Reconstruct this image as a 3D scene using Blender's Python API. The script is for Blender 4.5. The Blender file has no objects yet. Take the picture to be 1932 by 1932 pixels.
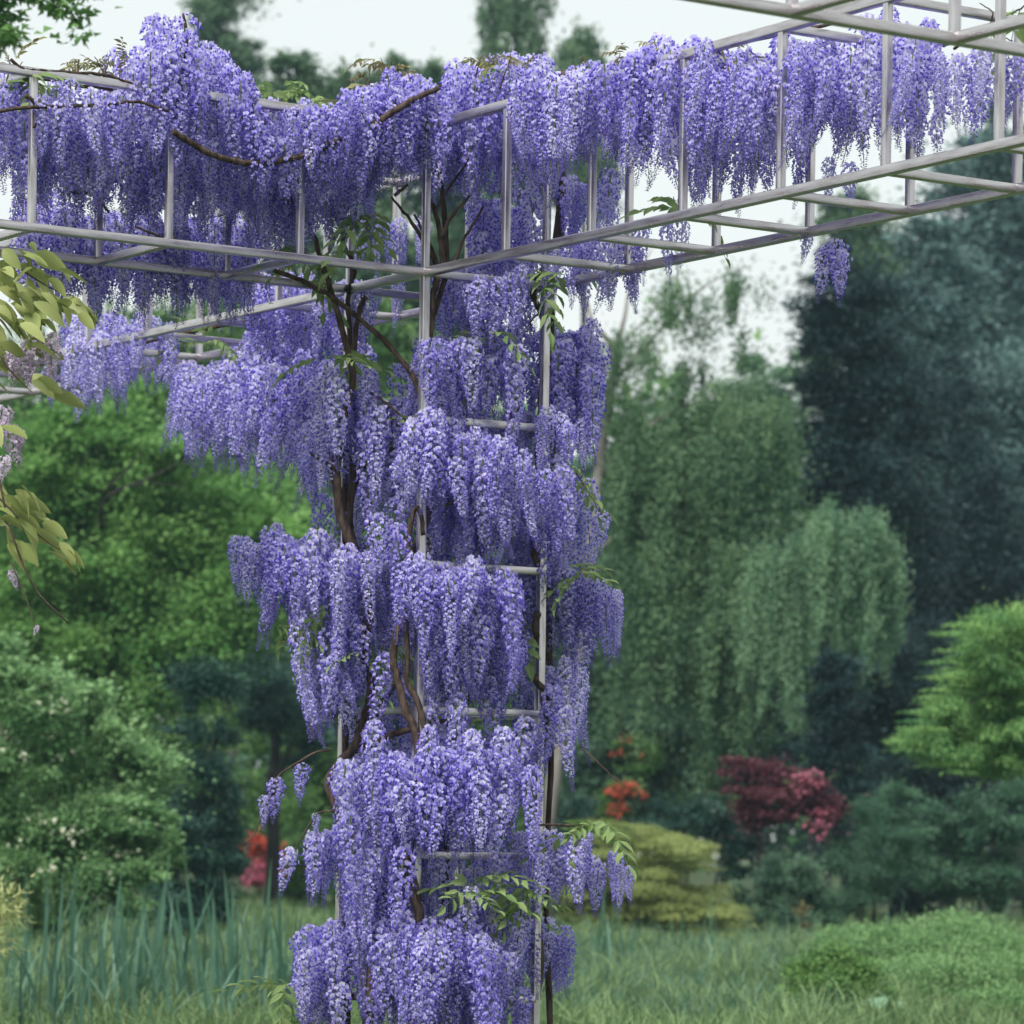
import bpy, math, random
import numpy as np
from mathutils import Matrix, Vector

random.seed(7)
rng = np.random.default_rng(11)
R = math.radians
scene = bpy.context.scene
col = scene.collection

# ---------------------------------------------------------------- camera, sky, sun, exposure
FPX, V0, ROLL, EYE = 7388.0, 1637.7, 0.0151, 1.65        # focal length in 1932-px units, eye level, roll, eye height
cam_d = bpy.data.cameras.new('camera')
cam = bpy.data.objects.new('camera', cam_d)
col.objects.link(cam)
cam_d.sensor_width = 36.0
cam_d.lens = FPX / 1932.0 * 36.0
cam_d.shift_y = (V0 - 966.0) / 1932.0
cam_d.clip_end = 2000.0
cam.matrix_world = Matrix.Translation((0, 0, EYE)) @ Matrix.Rotation(R(90), 4, 'X') @ Matrix.Rotation(ROLL, 4, 'Z')
cam_d.dof.use_dof = True
cam_d.dof.focus_distance = 14.9
cam_d.dof.aperture_fstop = 5.0
scene.camera = cam

SUN_EL, SUN_AZ = R(52), R(215)          # azimuth measured like the sky's sun_rotation
world = bpy.data.worlds.new('World')
scene.world = world
world.use_nodes = True
wn = world.node_tree
bg = wn.nodes['Background']
sky = wn.nodes.new('ShaderNodeTexSky')
sky.sky_type = 'NISHITA'
sky.sun_disc = False
sky.sun_elevation = SUN_EL
sky.sun_rotation = SUN_AZ
sky.dust_density = 3.0
ov = wn.nodes.new('ShaderNodeMix')
ov.data_type = 'RGBA'
ov.inputs[0].default_value = 0.88                        # an even cloud sheet over the clear sky
wn.links.new(sky.outputs[0], ov.inputs[6])
ov.inputs[7].default_value = (7.6, 7.95, 7.65, 1)
wn.links.new(ov.outputs[2], bg.inputs[0])
bg.inputs[1].default_value = 0.1

sun_d = bpy.data.lights.new('sun', 'SUN')
sun = bpy.data.objects.new('sun', sun_d)
col.objects.link(sun)
sun_d.energy = 3.3
sun_d.angle = R(14)
sun_d.color = (1.0, 0.96, 0.9)
sdir = Vector((math.sin(SUN_AZ) * math.cos(SUN_EL), math.cos(SUN_AZ) * math.cos(SUN_EL), math.sin(SUN_EL)))
sun.rotation_euler = sdir.to_track_quat('Z', 'Y').to_euler()
sun.location = (0, 0, 60)

scene.view_settings.view_transform = 'Standard'
scene.view_settings.look = 'None'
scene.view_settings.exposure = 0.4
scene.view_settings.gamma = 1.0
scene.render.engine = 'CYCLES'
scene.cycles.use_denoising = True
scene.cycles.max_bounces = 8
scene.cycles.transmission_bounces = 6
scene.cycles.volume_bounces = 1
scene.cycles.volume_step_rate = 1.0

# ---------------------------------------------------------------- helpers
def unroll(u, v):
    x, y = u - 966.0, v - V0
    c, s = math.cos(ROLL), math.sin(ROLL)
    return x * c + y * s, -x * s + y * c

def at(u, v, d):
    """the point seen at (u, v) of the 1932-px photograph at the distance d"""
    x, y = unroll(u, v)
    return np.array((x / FPX * d, d, EYE - y / FPX * d))

def ground_z(x, y):
    base = np.interp(y, [-400, 14, 22, 30, 45, 60, 90, 150, 400], [0, 0, .2, .46, .68, .84, 1.25, 2.0, 3.0])
    return base + 0.05 * np.sin(x * .7 + y * .31) * np.clip((np.asarray(y) - 22) / 10, 0, 1)

def tag(o, label=None, cat=None, group=None, kind=None):
    if label: o['label'] = label
    if cat: o['category'] = cat
    if group: o['group'] = group
    if kind: o['kind'] = kind
    return o

def empty(name, loc, label=None, cat=None, group=None):
    o = bpy.data.objects.new(name, None)
    o.empty_display_size = .1
    o.location = [float(q) for q in loc]
    col.objects.link(o)
    return tag(o, label, cat, group)

def link(name, me, parent=None):
    """a mesh whose vertices are in world space, under a parent that only moves"""
    o = bpy.data.objects.new(name, me)
    col.objects.link(o)
    if parent is not None:
        o.parent = parent
        root = parent
        while root.parent is not None: root = root.parent
        o.matrix_parent_inverse = Matrix.Translation([-q for q in root.location])
    return o

def mesh_np(name, verts, faces, mats, smooth=False, tint=None, midx=None):
    """verts (N,3), faces (M,k) arrays of one face size, or a list of such arrays"""
    if not isinstance(faces, list): faces = [faces]
    faces = [np.asarray(f, dtype=np.int32) for f in faces if len(f)]
    me = bpy.data.meshes.new(name)
    verts = np.asarray(verts, dtype=np.float32)
    me.vertices.add(len(verts))
    me.vertices.foreach_set('co', verts.ravel())
    tot = np.concatenate([np.full(len(f), f.shape[1], dtype=np.int32) for f in faces])
    idx = np.concatenate([f.ravel() for f in faces])
    me.loops.add(len(idx))
    me.loops.foreach_set('vertex_index', idx)
    me.polygons.add(len(tot))
    start = np.zeros(len(tot), dtype=np.int32)
    start[1:] = np.cumsum(tot)[:-1]
    me.polygons.foreach_set('loop_start', start)
    me.polygons.foreach_set('loop_total', tot)
    for m in (mats if isinstance(mats, (list, tuple)) else [mats]): me.materials.append(m)
    if midx is not None: me.polygons.foreach_set('material_index', np.asarray(midx, dtype=np.int32))
    me.polygons.foreach_set('use_smooth', np.full(len(tot), smooth, dtype=bool))
    me.update(calc_edges=True)
    if tint is not None:
        a = me.attributes.new('tint', 'FLOAT', 'FACE')
        a.data.foreach_set('value', np.asarray(tint, dtype=np.float32))
    return me

def norm(a):
    return a / np.maximum(np.linalg.norm(a, axis=-1, keepdims=True), 1e-9)

def smooth_path(pts, rad, per=5):
    pts = np.asarray(pts, float); rad = np.asarray(rad, float)
    if len(pts) < 3:
        t = np.linspace(0, 1, per + 1)
        return pts[0] + (pts[-1] - pts[0]) * t[:, None], rad[0] + (rad[-1] - rad[0]) * t
    P = np.vstack([2 * pts[0] - pts[1], pts, 2 * pts[-1] - pts[-2]])
    o, r = [], []
    for i in range(1, len(P) - 2):
        for k in range(per):
            t = k / per
            o.append(.5 * (2 * P[i] + (P[i+1] - P[i-1]) * t + (2*P[i-1] - 5*P[i] + 4*P[i+1] - P[i+2]) * t*t + (3*P[i] - P[i-1] - 3*P[i+1] + P[i+2]) * t**3))
            r.append(rad[i-1] + (rad[i] - rad[i-1]) * t)
    o.append(pts[-1]); r.append(rad[-1])
    return np.array(o), np.array(r)

def tube(pts, rad, sides=7, per=5, wob=0.0):
    p, r = smooth_path(pts, rad, per)
    if wob: p = p + rng.normal(0, wob, p.shape) * np.linspace(0, 1, len(p))[:, None]
    t = norm(np.gradient(p, axis=0))
    ref = np.where(np.abs(t[:, 2:3]) > .9, [[1., 0, 0]], [[0, 0, 1.]])
    for i in range(1, len(ref)):                                # keep the frame from flipping
        ref[i] = ref[0]
    if abs(t @ ref[0]).max() > .97: ref[:] = (0.31, 0.91, 0.27)
    a = norm(np.cross(t, ref)); b = np.cross(t, a)
    ang = np.arange(sides) * 2 * math.pi / sides
    rr = r[:, None] * (1 + (rng.normal(0, .07, (len(p), sides)) if wob else 0))
    v = p[:, None, :] + rr[..., None] * (np.cos(ang)[None, :, None] * a[:, None, :] + np.sin(ang)[None, :, None] * b[:, None, :])
    n = len(p)
    i = np.arange(n - 1)[:, None] * sides; k = np.arange(sides)[None, :]; k2 = (k + 1) % sides
    f = np.stack([i + k, i + k2, i + sides + k2, i + sides + k], -1).reshape(-1, 4)
    v = v.reshape(-1, 3)
    v = np.vstack([v, p[0], p[-1]])
    c0, c1 = len(v) - 2, len(v) - 1
    kk = np.arange(sides)
    caps = np.vstack([np.stack([(kk + 1) % sides, kk, np.full(sides, c0)], 1),
                      np.stack([(n-1)*sides + kk, (n-1)*sides + (kk + 1) % sides, np.full(sides, c1)], 1)])
    return v, f, caps

def tubes_mesh(name, tubes, mat):
    V, Q, T, o = [], [], [], 0
    for v, f, c in tubes:
        V.append(v); Q.append(f + o); T.append(c + o); o += len(v)
    return mesh_np(name, np.vstack(V), [np.vstack(Q), np.vstack(T)], mat, True)

# ---------------------------------------------------------------- materials
def nodes(m):
    m.use_nodes = True
    nt = m.node_tree
    nt.nodes.clear()
    return nt, nt.nodes.new('ShaderNodeOutputMaterial')

def leaf_mat(name, dark, light, trans=.3, rough=.55, spec=.25, tcol=None, patch=0.0):
    m = bpy.data.materials.new(name)
    nt, out = nodes(m); N, L = nt.nodes.new, nt.links.new
    at_ = N('ShaderNodeAttribute'); at_.attribute_name = 'tint'
    mix = N('ShaderNodeMix'); mix.data_type = 'RGBA'
    L(at_.outputs['Fac'], mix.inputs[0])
    mix.inputs[6].default_value = (*dark, 1); mix.inputs[7].default_value = (*light, 1)
    p = N('ShaderNodeBsdfPrincipled')
    L(mix.outputs[2], p.inputs['Base Color'])
    p.inputs['Roughness'].default_value = rough
    p.inputs['Specular IOR Level'].default_value = spec
    t = N('ShaderNodeBsdfTranslucent')
    if tcol:
        mm = N('ShaderNodeMix'); mm.data_type = 'RGBA'; mm.blend_type = 'MULTIPLY'; mm.inputs[0].default_value = 1
        L(mix.outputs[2], mm.inputs[6]); mm.inputs[7].default_value = (*tcol, 1)
        L(mm.outputs[2], t.inputs[0])
    else:
        L(mix.outputs[2], t.inputs[0])
    s = N('ShaderNodeMixShader'); s.inputs[0].default_value = trans
    L(p.outputs[0], s.inputs[1]); L(t.outputs[0], s.inputs[2]); L(s.outputs[0], out.inputs[0])
    return m

def petal_mat(name, c1, c2, trans=.48):
    """petals: the flower cluster's own shade drifts a little from cluster to cluster"""
    m = bpy.data.materials.new(name)
    nt, out = nodes(m); N, L = nt.nodes.new, nt.links.new
    oi = N('ShaderNodeObjectInfo')
    at_ = N('ShaderNodeAttribute'); at_.attribute_name = 'tint'
    ad = N('ShaderNodeMath'); ad.operation = 'MULTIPLY_ADD'; ad.inputs[1].default_value = .55
    L(oi.outputs['Random'], ad.inputs[0]); 
    sc = N('ShaderNodeMath'); sc.operation = 'MULTIPLY'; sc.inputs[1].default_value = .5
    L(at_.outputs['Fac'], sc.inputs[0]); L(sc.outputs[0], ad.inputs[2])
    mix = N('ShaderNodeMix'); mix.data_type = 'RGBA'
    L(ad.outputs[0], mix.inputs[0])
    mix.inputs[6].default_value = (*c1, 1); mix.inputs[7].default_value = (*c2, 1)
    d = N('ShaderNodeBsdfPrincipled'); L(mix.outputs[2], d.inputs['Base Color'])
    d.inputs['Roughness'].default_value = .6; d.inputs['Specular IOR Level'].default_value = .2
    t = N('ShaderNodeBsdfTranslucent'); L(mix.outputs[2], t.inputs[0])
    s = N('ShaderNodeMixShader'); s.inputs[0].default_value = trans
    L(d.outputs[0], s.inputs[1]); L(t.outputs[0], s.inputs[2]); L(s.outputs[0], out.inputs[0])
    return m

def bark_mat(name, c1, c2, scale=30, bump=.5, rough=.85):
    m = bpy.data.materials.new(name)
    nt, out = nodes(m); N, L = nt.nodes.new, nt.links.new
    tc = N('ShaderNodeTexCoord')
    mp = N('ShaderNodeMapping'); mp.inputs['Scale'].default_value = (1, 1, .3)
    L(tc.outputs['Object'], mp.inputs[0])
    n = N('ShaderNodeTexNoise'); n.inputs['Scale'].default_value = scale; n.inputs['Detail'].default_value = 5
    L(mp.outputs[0], n.inputs['Vector'])
    cr = N('ShaderNodeValToRGB')
    cr.color_ramp.elements[0].color = (*c1, 1); cr.color_ramp.elements[1].color = (*c2, 1)
    cr.color_ramp.elements[0].position = .35; cr.color_ramp.elements[1].position = .68
    L(n.outputs[0], cr.inputs[0])
    p = N('ShaderNodeBsdfPrincipled'); p.inputs['Roughness'].default_value = rough
    p.inputs['Specular IOR Level'].default_value = .2
    L(cr.outputs[0], p.inputs['Base Color'])
    b = N('ShaderNodeBump'); b.inputs['Strength'].default_value = bump; b.inputs['Distance'].default_value = .02
    L(n.outputs[0], b.inputs['Height']); L(b.outputs[0], p.inputs['Normal'])
    L(p.outputs[0], out.inputs[0])
    return m

def steel_mat():
    m = bpy.data.materials.new('weathered_steel')
    nt, out = nodes(m); N, L = nt.nodes.new, nt.links.new
    tc = N('ShaderNodeTexCoord')
    mp = N('ShaderNodeMapping'); mp.inputs['Scale'].default_value = (.12, 1, 1)
    L(tc.outputs['Object'], mp.inputs[0])
    n = N('ShaderNodeTexNoise'); n.inputs['Scale'].default_value = 55; n.inputs['Detail'].default_value = 6
    L(mp.outputs[0], n.inputs['Vector'])
    n2 = N('ShaderNodeTexNoise'); n2.inputs['Scale'].default_value = 2.3; n2.inputs['Detail'].default_value = 3
    L(tc.outputs['Object'], n2.inputs['Vector'])
    cr = N('ShaderNodeValToRGB')
    e = cr.color_ramp.elements
    e[0].position = .3; e[0].color = (.38, .34, .345, 1); e[1].position = .72; e[1].color = (.66, .635, .65, 1)
    k = e.new(.5); k.color = (.54, .51, .525, 1)
    L(n.outputs[0], cr.inputs[0])
    st = N('ShaderNodeMix'); st.data_type = 'RGBA'; st.blend_type = 'MIX'
    r2 = N('ShaderNodeValToRGB'); r2.color_ramp.elements[0].position = .58; r2.color_ramp.elements[1].position = .75
    L(n2.outputs[0], r2.inputs[0])
    ml = N('ShaderNodeMath'); ml.operation = 'MULTIPLY'; ml.inputs[1].default_value = .3
    L(r2.outputs[0], ml.inputs[0]); L(ml.outputs[0], st.inputs[0])
    L(cr.outputs[0], st.inputs[6]); st.inputs[7].default_value = (.17, .115, .10, 1)
    p = N('ShaderNodeBsdfPrincipled')
    L(st.outputs[2], p.inputs['Base Color'])
    p.inputs['Metallic'].default_value = .92
    rr = N('ShaderNodeMapRange'); rr.inputs[3].default_value = .18; rr.inputs[4].default_value = .40
    L(n.outputs[0], rr.inputs[0]); L(rr.outputs[0], p.inputs['Roughness'])
    b = N('ShaderNodeBump'); b.inputs['Strength'].default_value = .12; b.inputs['Distance'].default_value = .004
    L(n.outputs[0], b.inputs['Height']); L(b.outputs[0], p.inputs['Normal'])
    L(p.outputs[0], out.inputs[0])
    return m

STEEL = steel_mat()
VINE_BARK = bark_mat('vine_bark', (.035, .024, .02), (.12, .085, .07), 45, .8)
TWIG = bark_mat('twig_bark', (.05, .035, .03), (.14, .10, .08), 60, .4)
BARK_DARK = bark_mat('dark_bark', (.012, .012, .013), (.045, .04, .038), 14, .7)
BARK_BROWN = bark_mat('brown_bark', (.03, .024, .02), (.09, .075, .06), 14, .7)
BARK_BIRCH = bark_mat('birch_bark', (.10, .09, .085), (.32, .30, .28), 6, .4)
BANNER = petal_mat('lilac_banner_petal', (.40, .35, .84), (.86, .84, .98))
WING = petal_mat('violet_wing_petal', (.125, .09, .58), (.28, .22, .80), .42)
BUD = petal_mat('violet_bud', (.13, .085, .46), (.26, .19, .64), .2)
PALE_BANNER = petal_mat('pale_pink_banner_petal', (.62, .52, .70), (.78, .72, .82))
PALE_WING = petal_mat('pale_pink_wing_petal', (.48, .34, .55), (.64, .50, .68), .3)
STALK = leaf_mat('flower_stalk', (.10, .16, .06), (.14, .20, .08), .1)

M_YOUNG = leaf_mat('young_wisteria_leaf', (.14, .25, .08), (.31, .42, .17), .4)
M_BRONZE = leaf_mat('bronze_wisteria_leaf', (.17, .13, .075), (.28, .30, .12), .35)
M_OLIVE = leaf_mat('broad_yellow_green_leaf', (.19, .25, .07), (.46, .50, .20), .35, .5, .3)
M_MAPLE = leaf_mat('bright_green_leaf', (.045, .16, .035), (.25, .46, .14), .38)
M_SHRUB = leaf_mat('fresh_shrub_leaf', (.05, .16, .05), (.32, .52, .24), .35)
M_YEW = leaf_mat('blue_green_needle', (.010, .042, .034), (.055, .14, .105), .12)
M_WOOD = leaf_mat('mid_green_leaf', (.04, .13, .035), (.19, .34, .10), .32)
M_BIRCH = leaf_mat('birch_leaf', (.022, .085, .05), (.20, .33, .16), .32)
M_BEECH = leaf_mat('weeping_leaf', (.035, .125, .07), (.26, .42, .24), .32)
M_DARK = leaf_mat('dark_conifer_needle', (.004, .016, .020), (.030, .075, .075), .08)
M_PINE_HAZE = leaf_mat('haze_tinted_pine_needle', (.05, .11, .11), (.16, .27, .25), .15)  # lighter and bluer than real needles: distance haze put into the colour
M_LIME = leaf_mat('lime_maple_leaf', (.04, .16, .06), (.28, .47, .15), .4)
M_YELLOW = leaf_mat('yellow_green_maple_leaf', (.12, .18, .05), (.33, .38, .13), .35)
M_SAGE = leaf_mat('grey_green_leaf', (.028, .09, .055), (.16, .27, .17), .25)
M_TEAL = leaf_mat('feathery_teal_leaf', (.020, .085, .052), (.14, .27, .16), .25)
M_CAM = leaf_mat('glossy_dark_leaf', (.010, .045, .032), (.04, .11, .08), .1, .35, .4)
M_REDF = leaf_mat('red_azalea_flower', (.40, .05, .04), (.65, .15, .09), .3)
M_PINKF = leaf_mat('pink_azalea_flower', (.36, .08, .14), (.58, .20, .28), .3)
M_DKRED = leaf_mat('dark_red_maple_leaf', (.045, .014, .024), (.20, .065, .09), .3)
M_POPLAR = leaf_mat('poplar_leaf', (.06, .135, .075), (.16, .26, .14), .3)
M_GRASS = leaf_mat('grass_blade', (.04, .11, .042), (.27, .38, .17), .3)
M_IRIS = leaf_mat('iris_blade', (.045, .13, .085), (.14, .26, .18), .3, .45, .3)
M_COVER = leaf_mat('ground_cover_leaf', (.04, .14, .045), (.26, .43, .18), .32)
M_VAR = leaf_mat('variegated_leaf', (.25, .33, .10), (.75, .72, .40), .3)
M_CREAM = leaf_mat('cream_flower', (.55, .60, .42), (.75, .76, .62), .3)  # also colours the highlight flecks on the pale shrub

M_SAGE_PALE = leaf_mat('pale_broad_leaf', (.14, .27, .16), (.26, .42, .27), .25)
def ground_material():
    m = bpy.data.materials.new('soil_and_moss')
    nt, out = nodes(m); N, L = nt.nodes.new, nt.links.new
    tc = N('ShaderNodeTexCoord')
    n = N('ShaderNodeTexNoise'); n.inputs['Scale'].default_value = 1.7; n.inputs['Detail'].default_value = 8
    L(tc.outputs['Object'], n.inputs['Vector'])
    cr = N('ShaderNodeValToRGB')
    cr.color_ramp.elements[0].position = .35; cr.color_ramp.elements[0].color = (.030, .045, .016, 1)
    cr.color_ramp.elements[1].position = .7; cr.color_ramp.elements[1].color = (.06, .10, .03, 1)
    L(n.outputs[0], cr.inputs[0])
    p = N('ShaderNodeBsdfPrincipled'); p.inputs['Roughness'].default_value = .95
    L(cr.outputs[0], p.inputs['Base Color'])
    b = N('ShaderNodeBump'); b.inputs['Strength'].default_value = .6; L(n.outputs[0], b.inputs['Height']); L(b.outputs[0], p.inputs['Normal'])
    L(p.outputs[0], out.inputs[0])
    return m

# ---------------------------------------------------------------- ground
xs = np.concatenate([np.linspace(-150, -20, 14)[:-1], np.linspace(-20, 20, 41), np.linspace(20, 150, 14)[1:]])
ys = np.concatenate([np.linspace(-60, 14, 12)[:-1], np.linspace(14, 70, 60), np.linspace(70, 240, 20)[1:]])
gx, gy = np.meshgrid(xs, ys)
gv = np.stack([gx, gy, ground_z(gx, gy)], -1).reshape(-1, 3)
nx, ny = len(xs), len(ys)
ii = (np.arange(ny - 1)[:, None] * nx + np.arange(nx - 1)[None, :]).ravel()
ground = link('ground', mesh_np('ground', gv, np.stack([ii, ii + 1, ii + nx + 1, ii + nx], 1), ground_material(), True))
tag(ground, 'mossy garden soil under the meadow grass', 'ground', kind='structure')

# ---------------------------------------------------------------- the steel pergola: cubic cells of 0.6 m
S = 0.6
TH = 0.58587
RV = np.array((math.sin(TH), -math.cos(TH), 0.0)); LV = np.array((-math.cos(TH), -math.sin(TH), 0.0)); UV = np.array((0, 0, 1.0))
F0 = np.array((-.657898 * S, 26.8919 * S, EYE + 4.07987 * S))
def cell(a, b, c=0.0): return F0 + S * (a * RV + b * LV + c * UV)

def bar_mesh(name, length, w, bevel=.0045):
    """a square tube with rounded edges, its length along local x"""
    h = w / 2; e = bevel
    prof = []
    for (cy, cz, a0) in ((h - e, -h + e, -90), (h - e, h - e, 0), (-h + e, h - e, 90), (-h + e, -h + e, 180)):
        for k in range(4):
            t = R(a0 + 30 * k); prof.append((cy + e * math.cos(t), cz + e * math.sin(t)))
    m = len(prof)
    v = np.array([(x, y, z) for x in (0, length) for (y, z) in prof])
    k = np.arange(m)
    q = np.stack([k, (k + 1) % m, m + (k + 1) % m, m + k], 1)
    caps = np.array([list(range(m))[::-1], list(range(m, 2 * m))])
    me = mesh_np(name, v, [q, caps], STEEL)
    sm = np.ones(m + 2, dtype=bool); sm[-2:] = False
    me.polygons.foreach_set('use_smooth', sm)
    me.set_sharp_from_angle(angle=R(50))
    return me

pergola = empty('pergola', (*cell(-.5, -.5)[:2], 0.0), 'grey steel box-truss pergola with a square ladder column under purple wisteria', 'pergola')
_bars = {}
def bar(name, p0, p1, w):
    p0, p1 = np.asarray(p0, float), np.asarray(p1, float)
    d = p1 - p0; ln = float(np.linalg.norm(d)); key = (round(ln, 3), w)
    if key not in _bars: _bars[key] = bar_mesh('bar', ln, w)
    o = bpy.data.objects.new(name, _bars[key]); col.objects.link(o)
    x = d / ln
    up = np.array((0, 0, 1.0)) if abs(x[2]) < .9 else RV
    y = norm(np.cross(up, x)); z = np.cross(x, y)
    mw = Matrix(((x[0], y[0], z[0], p0[0]), (x[1], y[1], z[1], p0[1]), (x[2], y[2], z[2], p0[2]), (0, 0, 0, 1)))
    o.parent = pergola
    o.matrix_parent_inverse = Matrix.Translation([-q for q in pergola.location])
    o.matrix_basis = mw
    return o
WR, WC, WU, WP = .036, .032, .029, .034
A0, A1 = -10, 9            # the long beam
B1 = 7                     # the beam to the left
B2 = 9                     # the beam nearer the camera
for c in (0, 1):
    for b in (0, -1):
        bar('rail', cell(A0, b, c), cell(A1, b, c) + RV * .016, WR)
    for a in (0, -1):
        bar('rail', cell(a, .01, c), cell(a, B1, c), WR - .002)
    for a in (8, 9):
        bar('rail', cell(a, .01, c), cell(a, B2, c), WR - .002)
    for a in range(A0, A1 + 1):
        bar('crossbar', cell(a, -.99, c), cell(a, -.01, c), WC)
    for b in range(1, B1 + 1):
        bar('crossbar', cell(-.99, b, c), cell(-.01, b, c), WC)
    for b in range(1, B2 + 1):
        bar('crossbar', cell(8.01, b, c), cell(8.99, b, c), WC)
for a in range(A0, A1 + 1):
    for b in (0, -1): bar('upright', cell(a, b, .01), cell(a, b, .99), WU)
for b in range(1, B1 + 1):
    for a in (0, -1): bar('upright', cell(a, b, .01), cell(a, b, .99), WU)
for b in range(1, B2 + 1):
    for a in (8, 9): bar('upright', cell(a, b, .01), cell(a, b, .99), WU)
def column(a0, b0):
    for a in (a0, a0 + 1):
        for b in (b0, b0 + 1):
            p = cell(a, b, -.01); bar('post', (p[0], p[1], ground_z(p[0], p[1]) - .05), p, WP)
    for c in range(-1, -7, -1):
        for a in (a0, a0 + 1): bar('rung', cell(a, b0 + .01, c), cell(a, b0 + .99, c), WC + .002)
        for b in (b0, b0 + 1): bar('rung', cell(a0 + .01, b, c), cell(a0 + .99, b, c), WC)
column(-1, -1); column(8, -1); column(-10, -1); column(-1, 6); column(8, 8)

# ---------------------------------------------------------------- wisteria
def raceme_mesh(i, length, width, banner, wing, bud):
    """one hanging flower cluster: a thin stalk with pea flowers in a spiral, buds at the tip"""
    r_ = np.random.default_rng(100 + i)
    V, Q, T, qt, tt, qm, tm = [], [], [], [], [], [], []
    n = int(200 * length / .40)
    def addv(a):
        o = sum(len(x) for x in V); V.append(np.asarray(a, float)); return o
    bend = r_.normal(0, .04, 2)
    for k in range(n):
        t = (k + .5) / n
        z = -length * (.005 + .995 * t)
        ang = k * 2.399 + r_.normal(0, .35)
        prof = (1 - t ** 1.35) * (.45 + .55 * min(1, t / .10)) * 1.12 + .09
        rad = width * .5 * prof * r_.uniform(.62, 1.08)
        sz = .0098 * (1.16 - .72 * t ** 1.5) * r_.uniform(.8, 1.25)
        o = np.array((math.cos(ang), math.sin(ang), 0.0)); s = np.array((-o[1], o[0], 0))
        up = np.array((0, 0, 1.0))
        droop = r_.uniform(-.5, .35)
        od = norm(o * math.cos(droop) + up * math.sin(droop)); ud = norm(np.cross(od, s)) * -1
        if ud[2] < 0: ud = -ud
        # roll the flower a little about its own axis
        rl = r_.normal(0, .35); s2 = s * math.cos(rl) + ud * math.sin(rl); u2 = ud * math.cos(rl) - s * math.sin(rl)
        c = o * rad + np.array((bend[0] * t * t * length * 2, bend[1] * t * t * length * 2, z - rad * .25))
        tn = min(1, max(0, r_.uniform(0, 1) * .8 + .35 * (.5 - t)))
        if t < .80 + r_.uniform(-.06, .06):
            # banner petal: a cupped sheet that stands up behind the flower
            w, h = sz * 1.05, sz * 1.15
            vb = addv([c - s2*w*.55 - u2*h*.25 + od*sz*.35, c - u2*h*.45, c + s2*w*.55 - u2*h*.25 + od*sz*.35,
                       c - s2*w + u2*h*.55 + od*sz*.25, c + u2*h*.95 - od*sz*.25, c + s2*w + u2*h*.55 + od*sz*.25])
            Q += [(vb, vb+1, vb+4, vb+3), (vb+1, vb+2, vb+5, vb+4)]; qt += [tn, tn]; qm += [0, 0]
            # wings and keel: a blunt boat that points out and down
            kd = norm(od - u2 * .25)
            vk = addv([c - s2*sz*.42 + kd*sz*.2, c + s2*sz*.42 + kd*sz*.2, c + u2*sz*.30 + kd*sz*.35, c + kd*sz*1.35 - u2*sz*.30, c - u2*sz*.62 + kd*sz*.45])
            T += [(vk, vk+2, vk+3), (vk+2, vk+1, vk+3), (vk, vk+3, vk+4), (vk+3, vk+1, vk+4)]; tt += [tn]*4; tm += [1]*4
        else:
            vk = addv([c - s2*sz*.4, c + s2*sz*.4, c + u2*sz*.4, c - u2*sz*.4, c + od*sz*1.5])
            T += [(vk, vk+2, vk+4), (vk+2, vk+1, vk+4), (vk+1, vk+3, vk+4), (vk+3, vk, vk+4)]; tt += [tn]*4; tm += [2]*4
    zz = np.linspace(-0.012, -length, 6)
    path = [(bend[0]*max(0,-q/length)**2*length*2, bend[1]*max(0,-q/length)**2*length*2, q) for q in zz]
    v, f, cps = tube(path, np.linspace(.0028, .0012, 6), 4, 1)
    b = addv(v)
    Q += [tuple(int(x) + b for x in row) for row in f]; qt += [.5]*len(f); qm += [3]*len(f)
    return mesh_np('raceme', np.vstack(V), [np.array(Q), np.array(T)], [banner, wing, bud, STALK], False, qt + tt, qm + tm)

RACEMES = [(l, raceme_mesh(i, l, w, BANNER, WING, BUD)) for i, (l, w) in enumerate(
    [(.24, .08), (.30, .075), (.32, .085), (.36, .08), (.39, .085), (.42, .09), (.46, .078), (.50, .085), (.56, .08), (.38, .09), (.27, .085), (.34, .095)])]
PALE_RACEMES = [(l, raceme_mesh(40 + i, l, w, PALE_BANNER, PALE_WING, PALE_WING)) for i, (l, w) in enumerate([(.20, .07), (.24, .075), (.17, .07)])]

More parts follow.
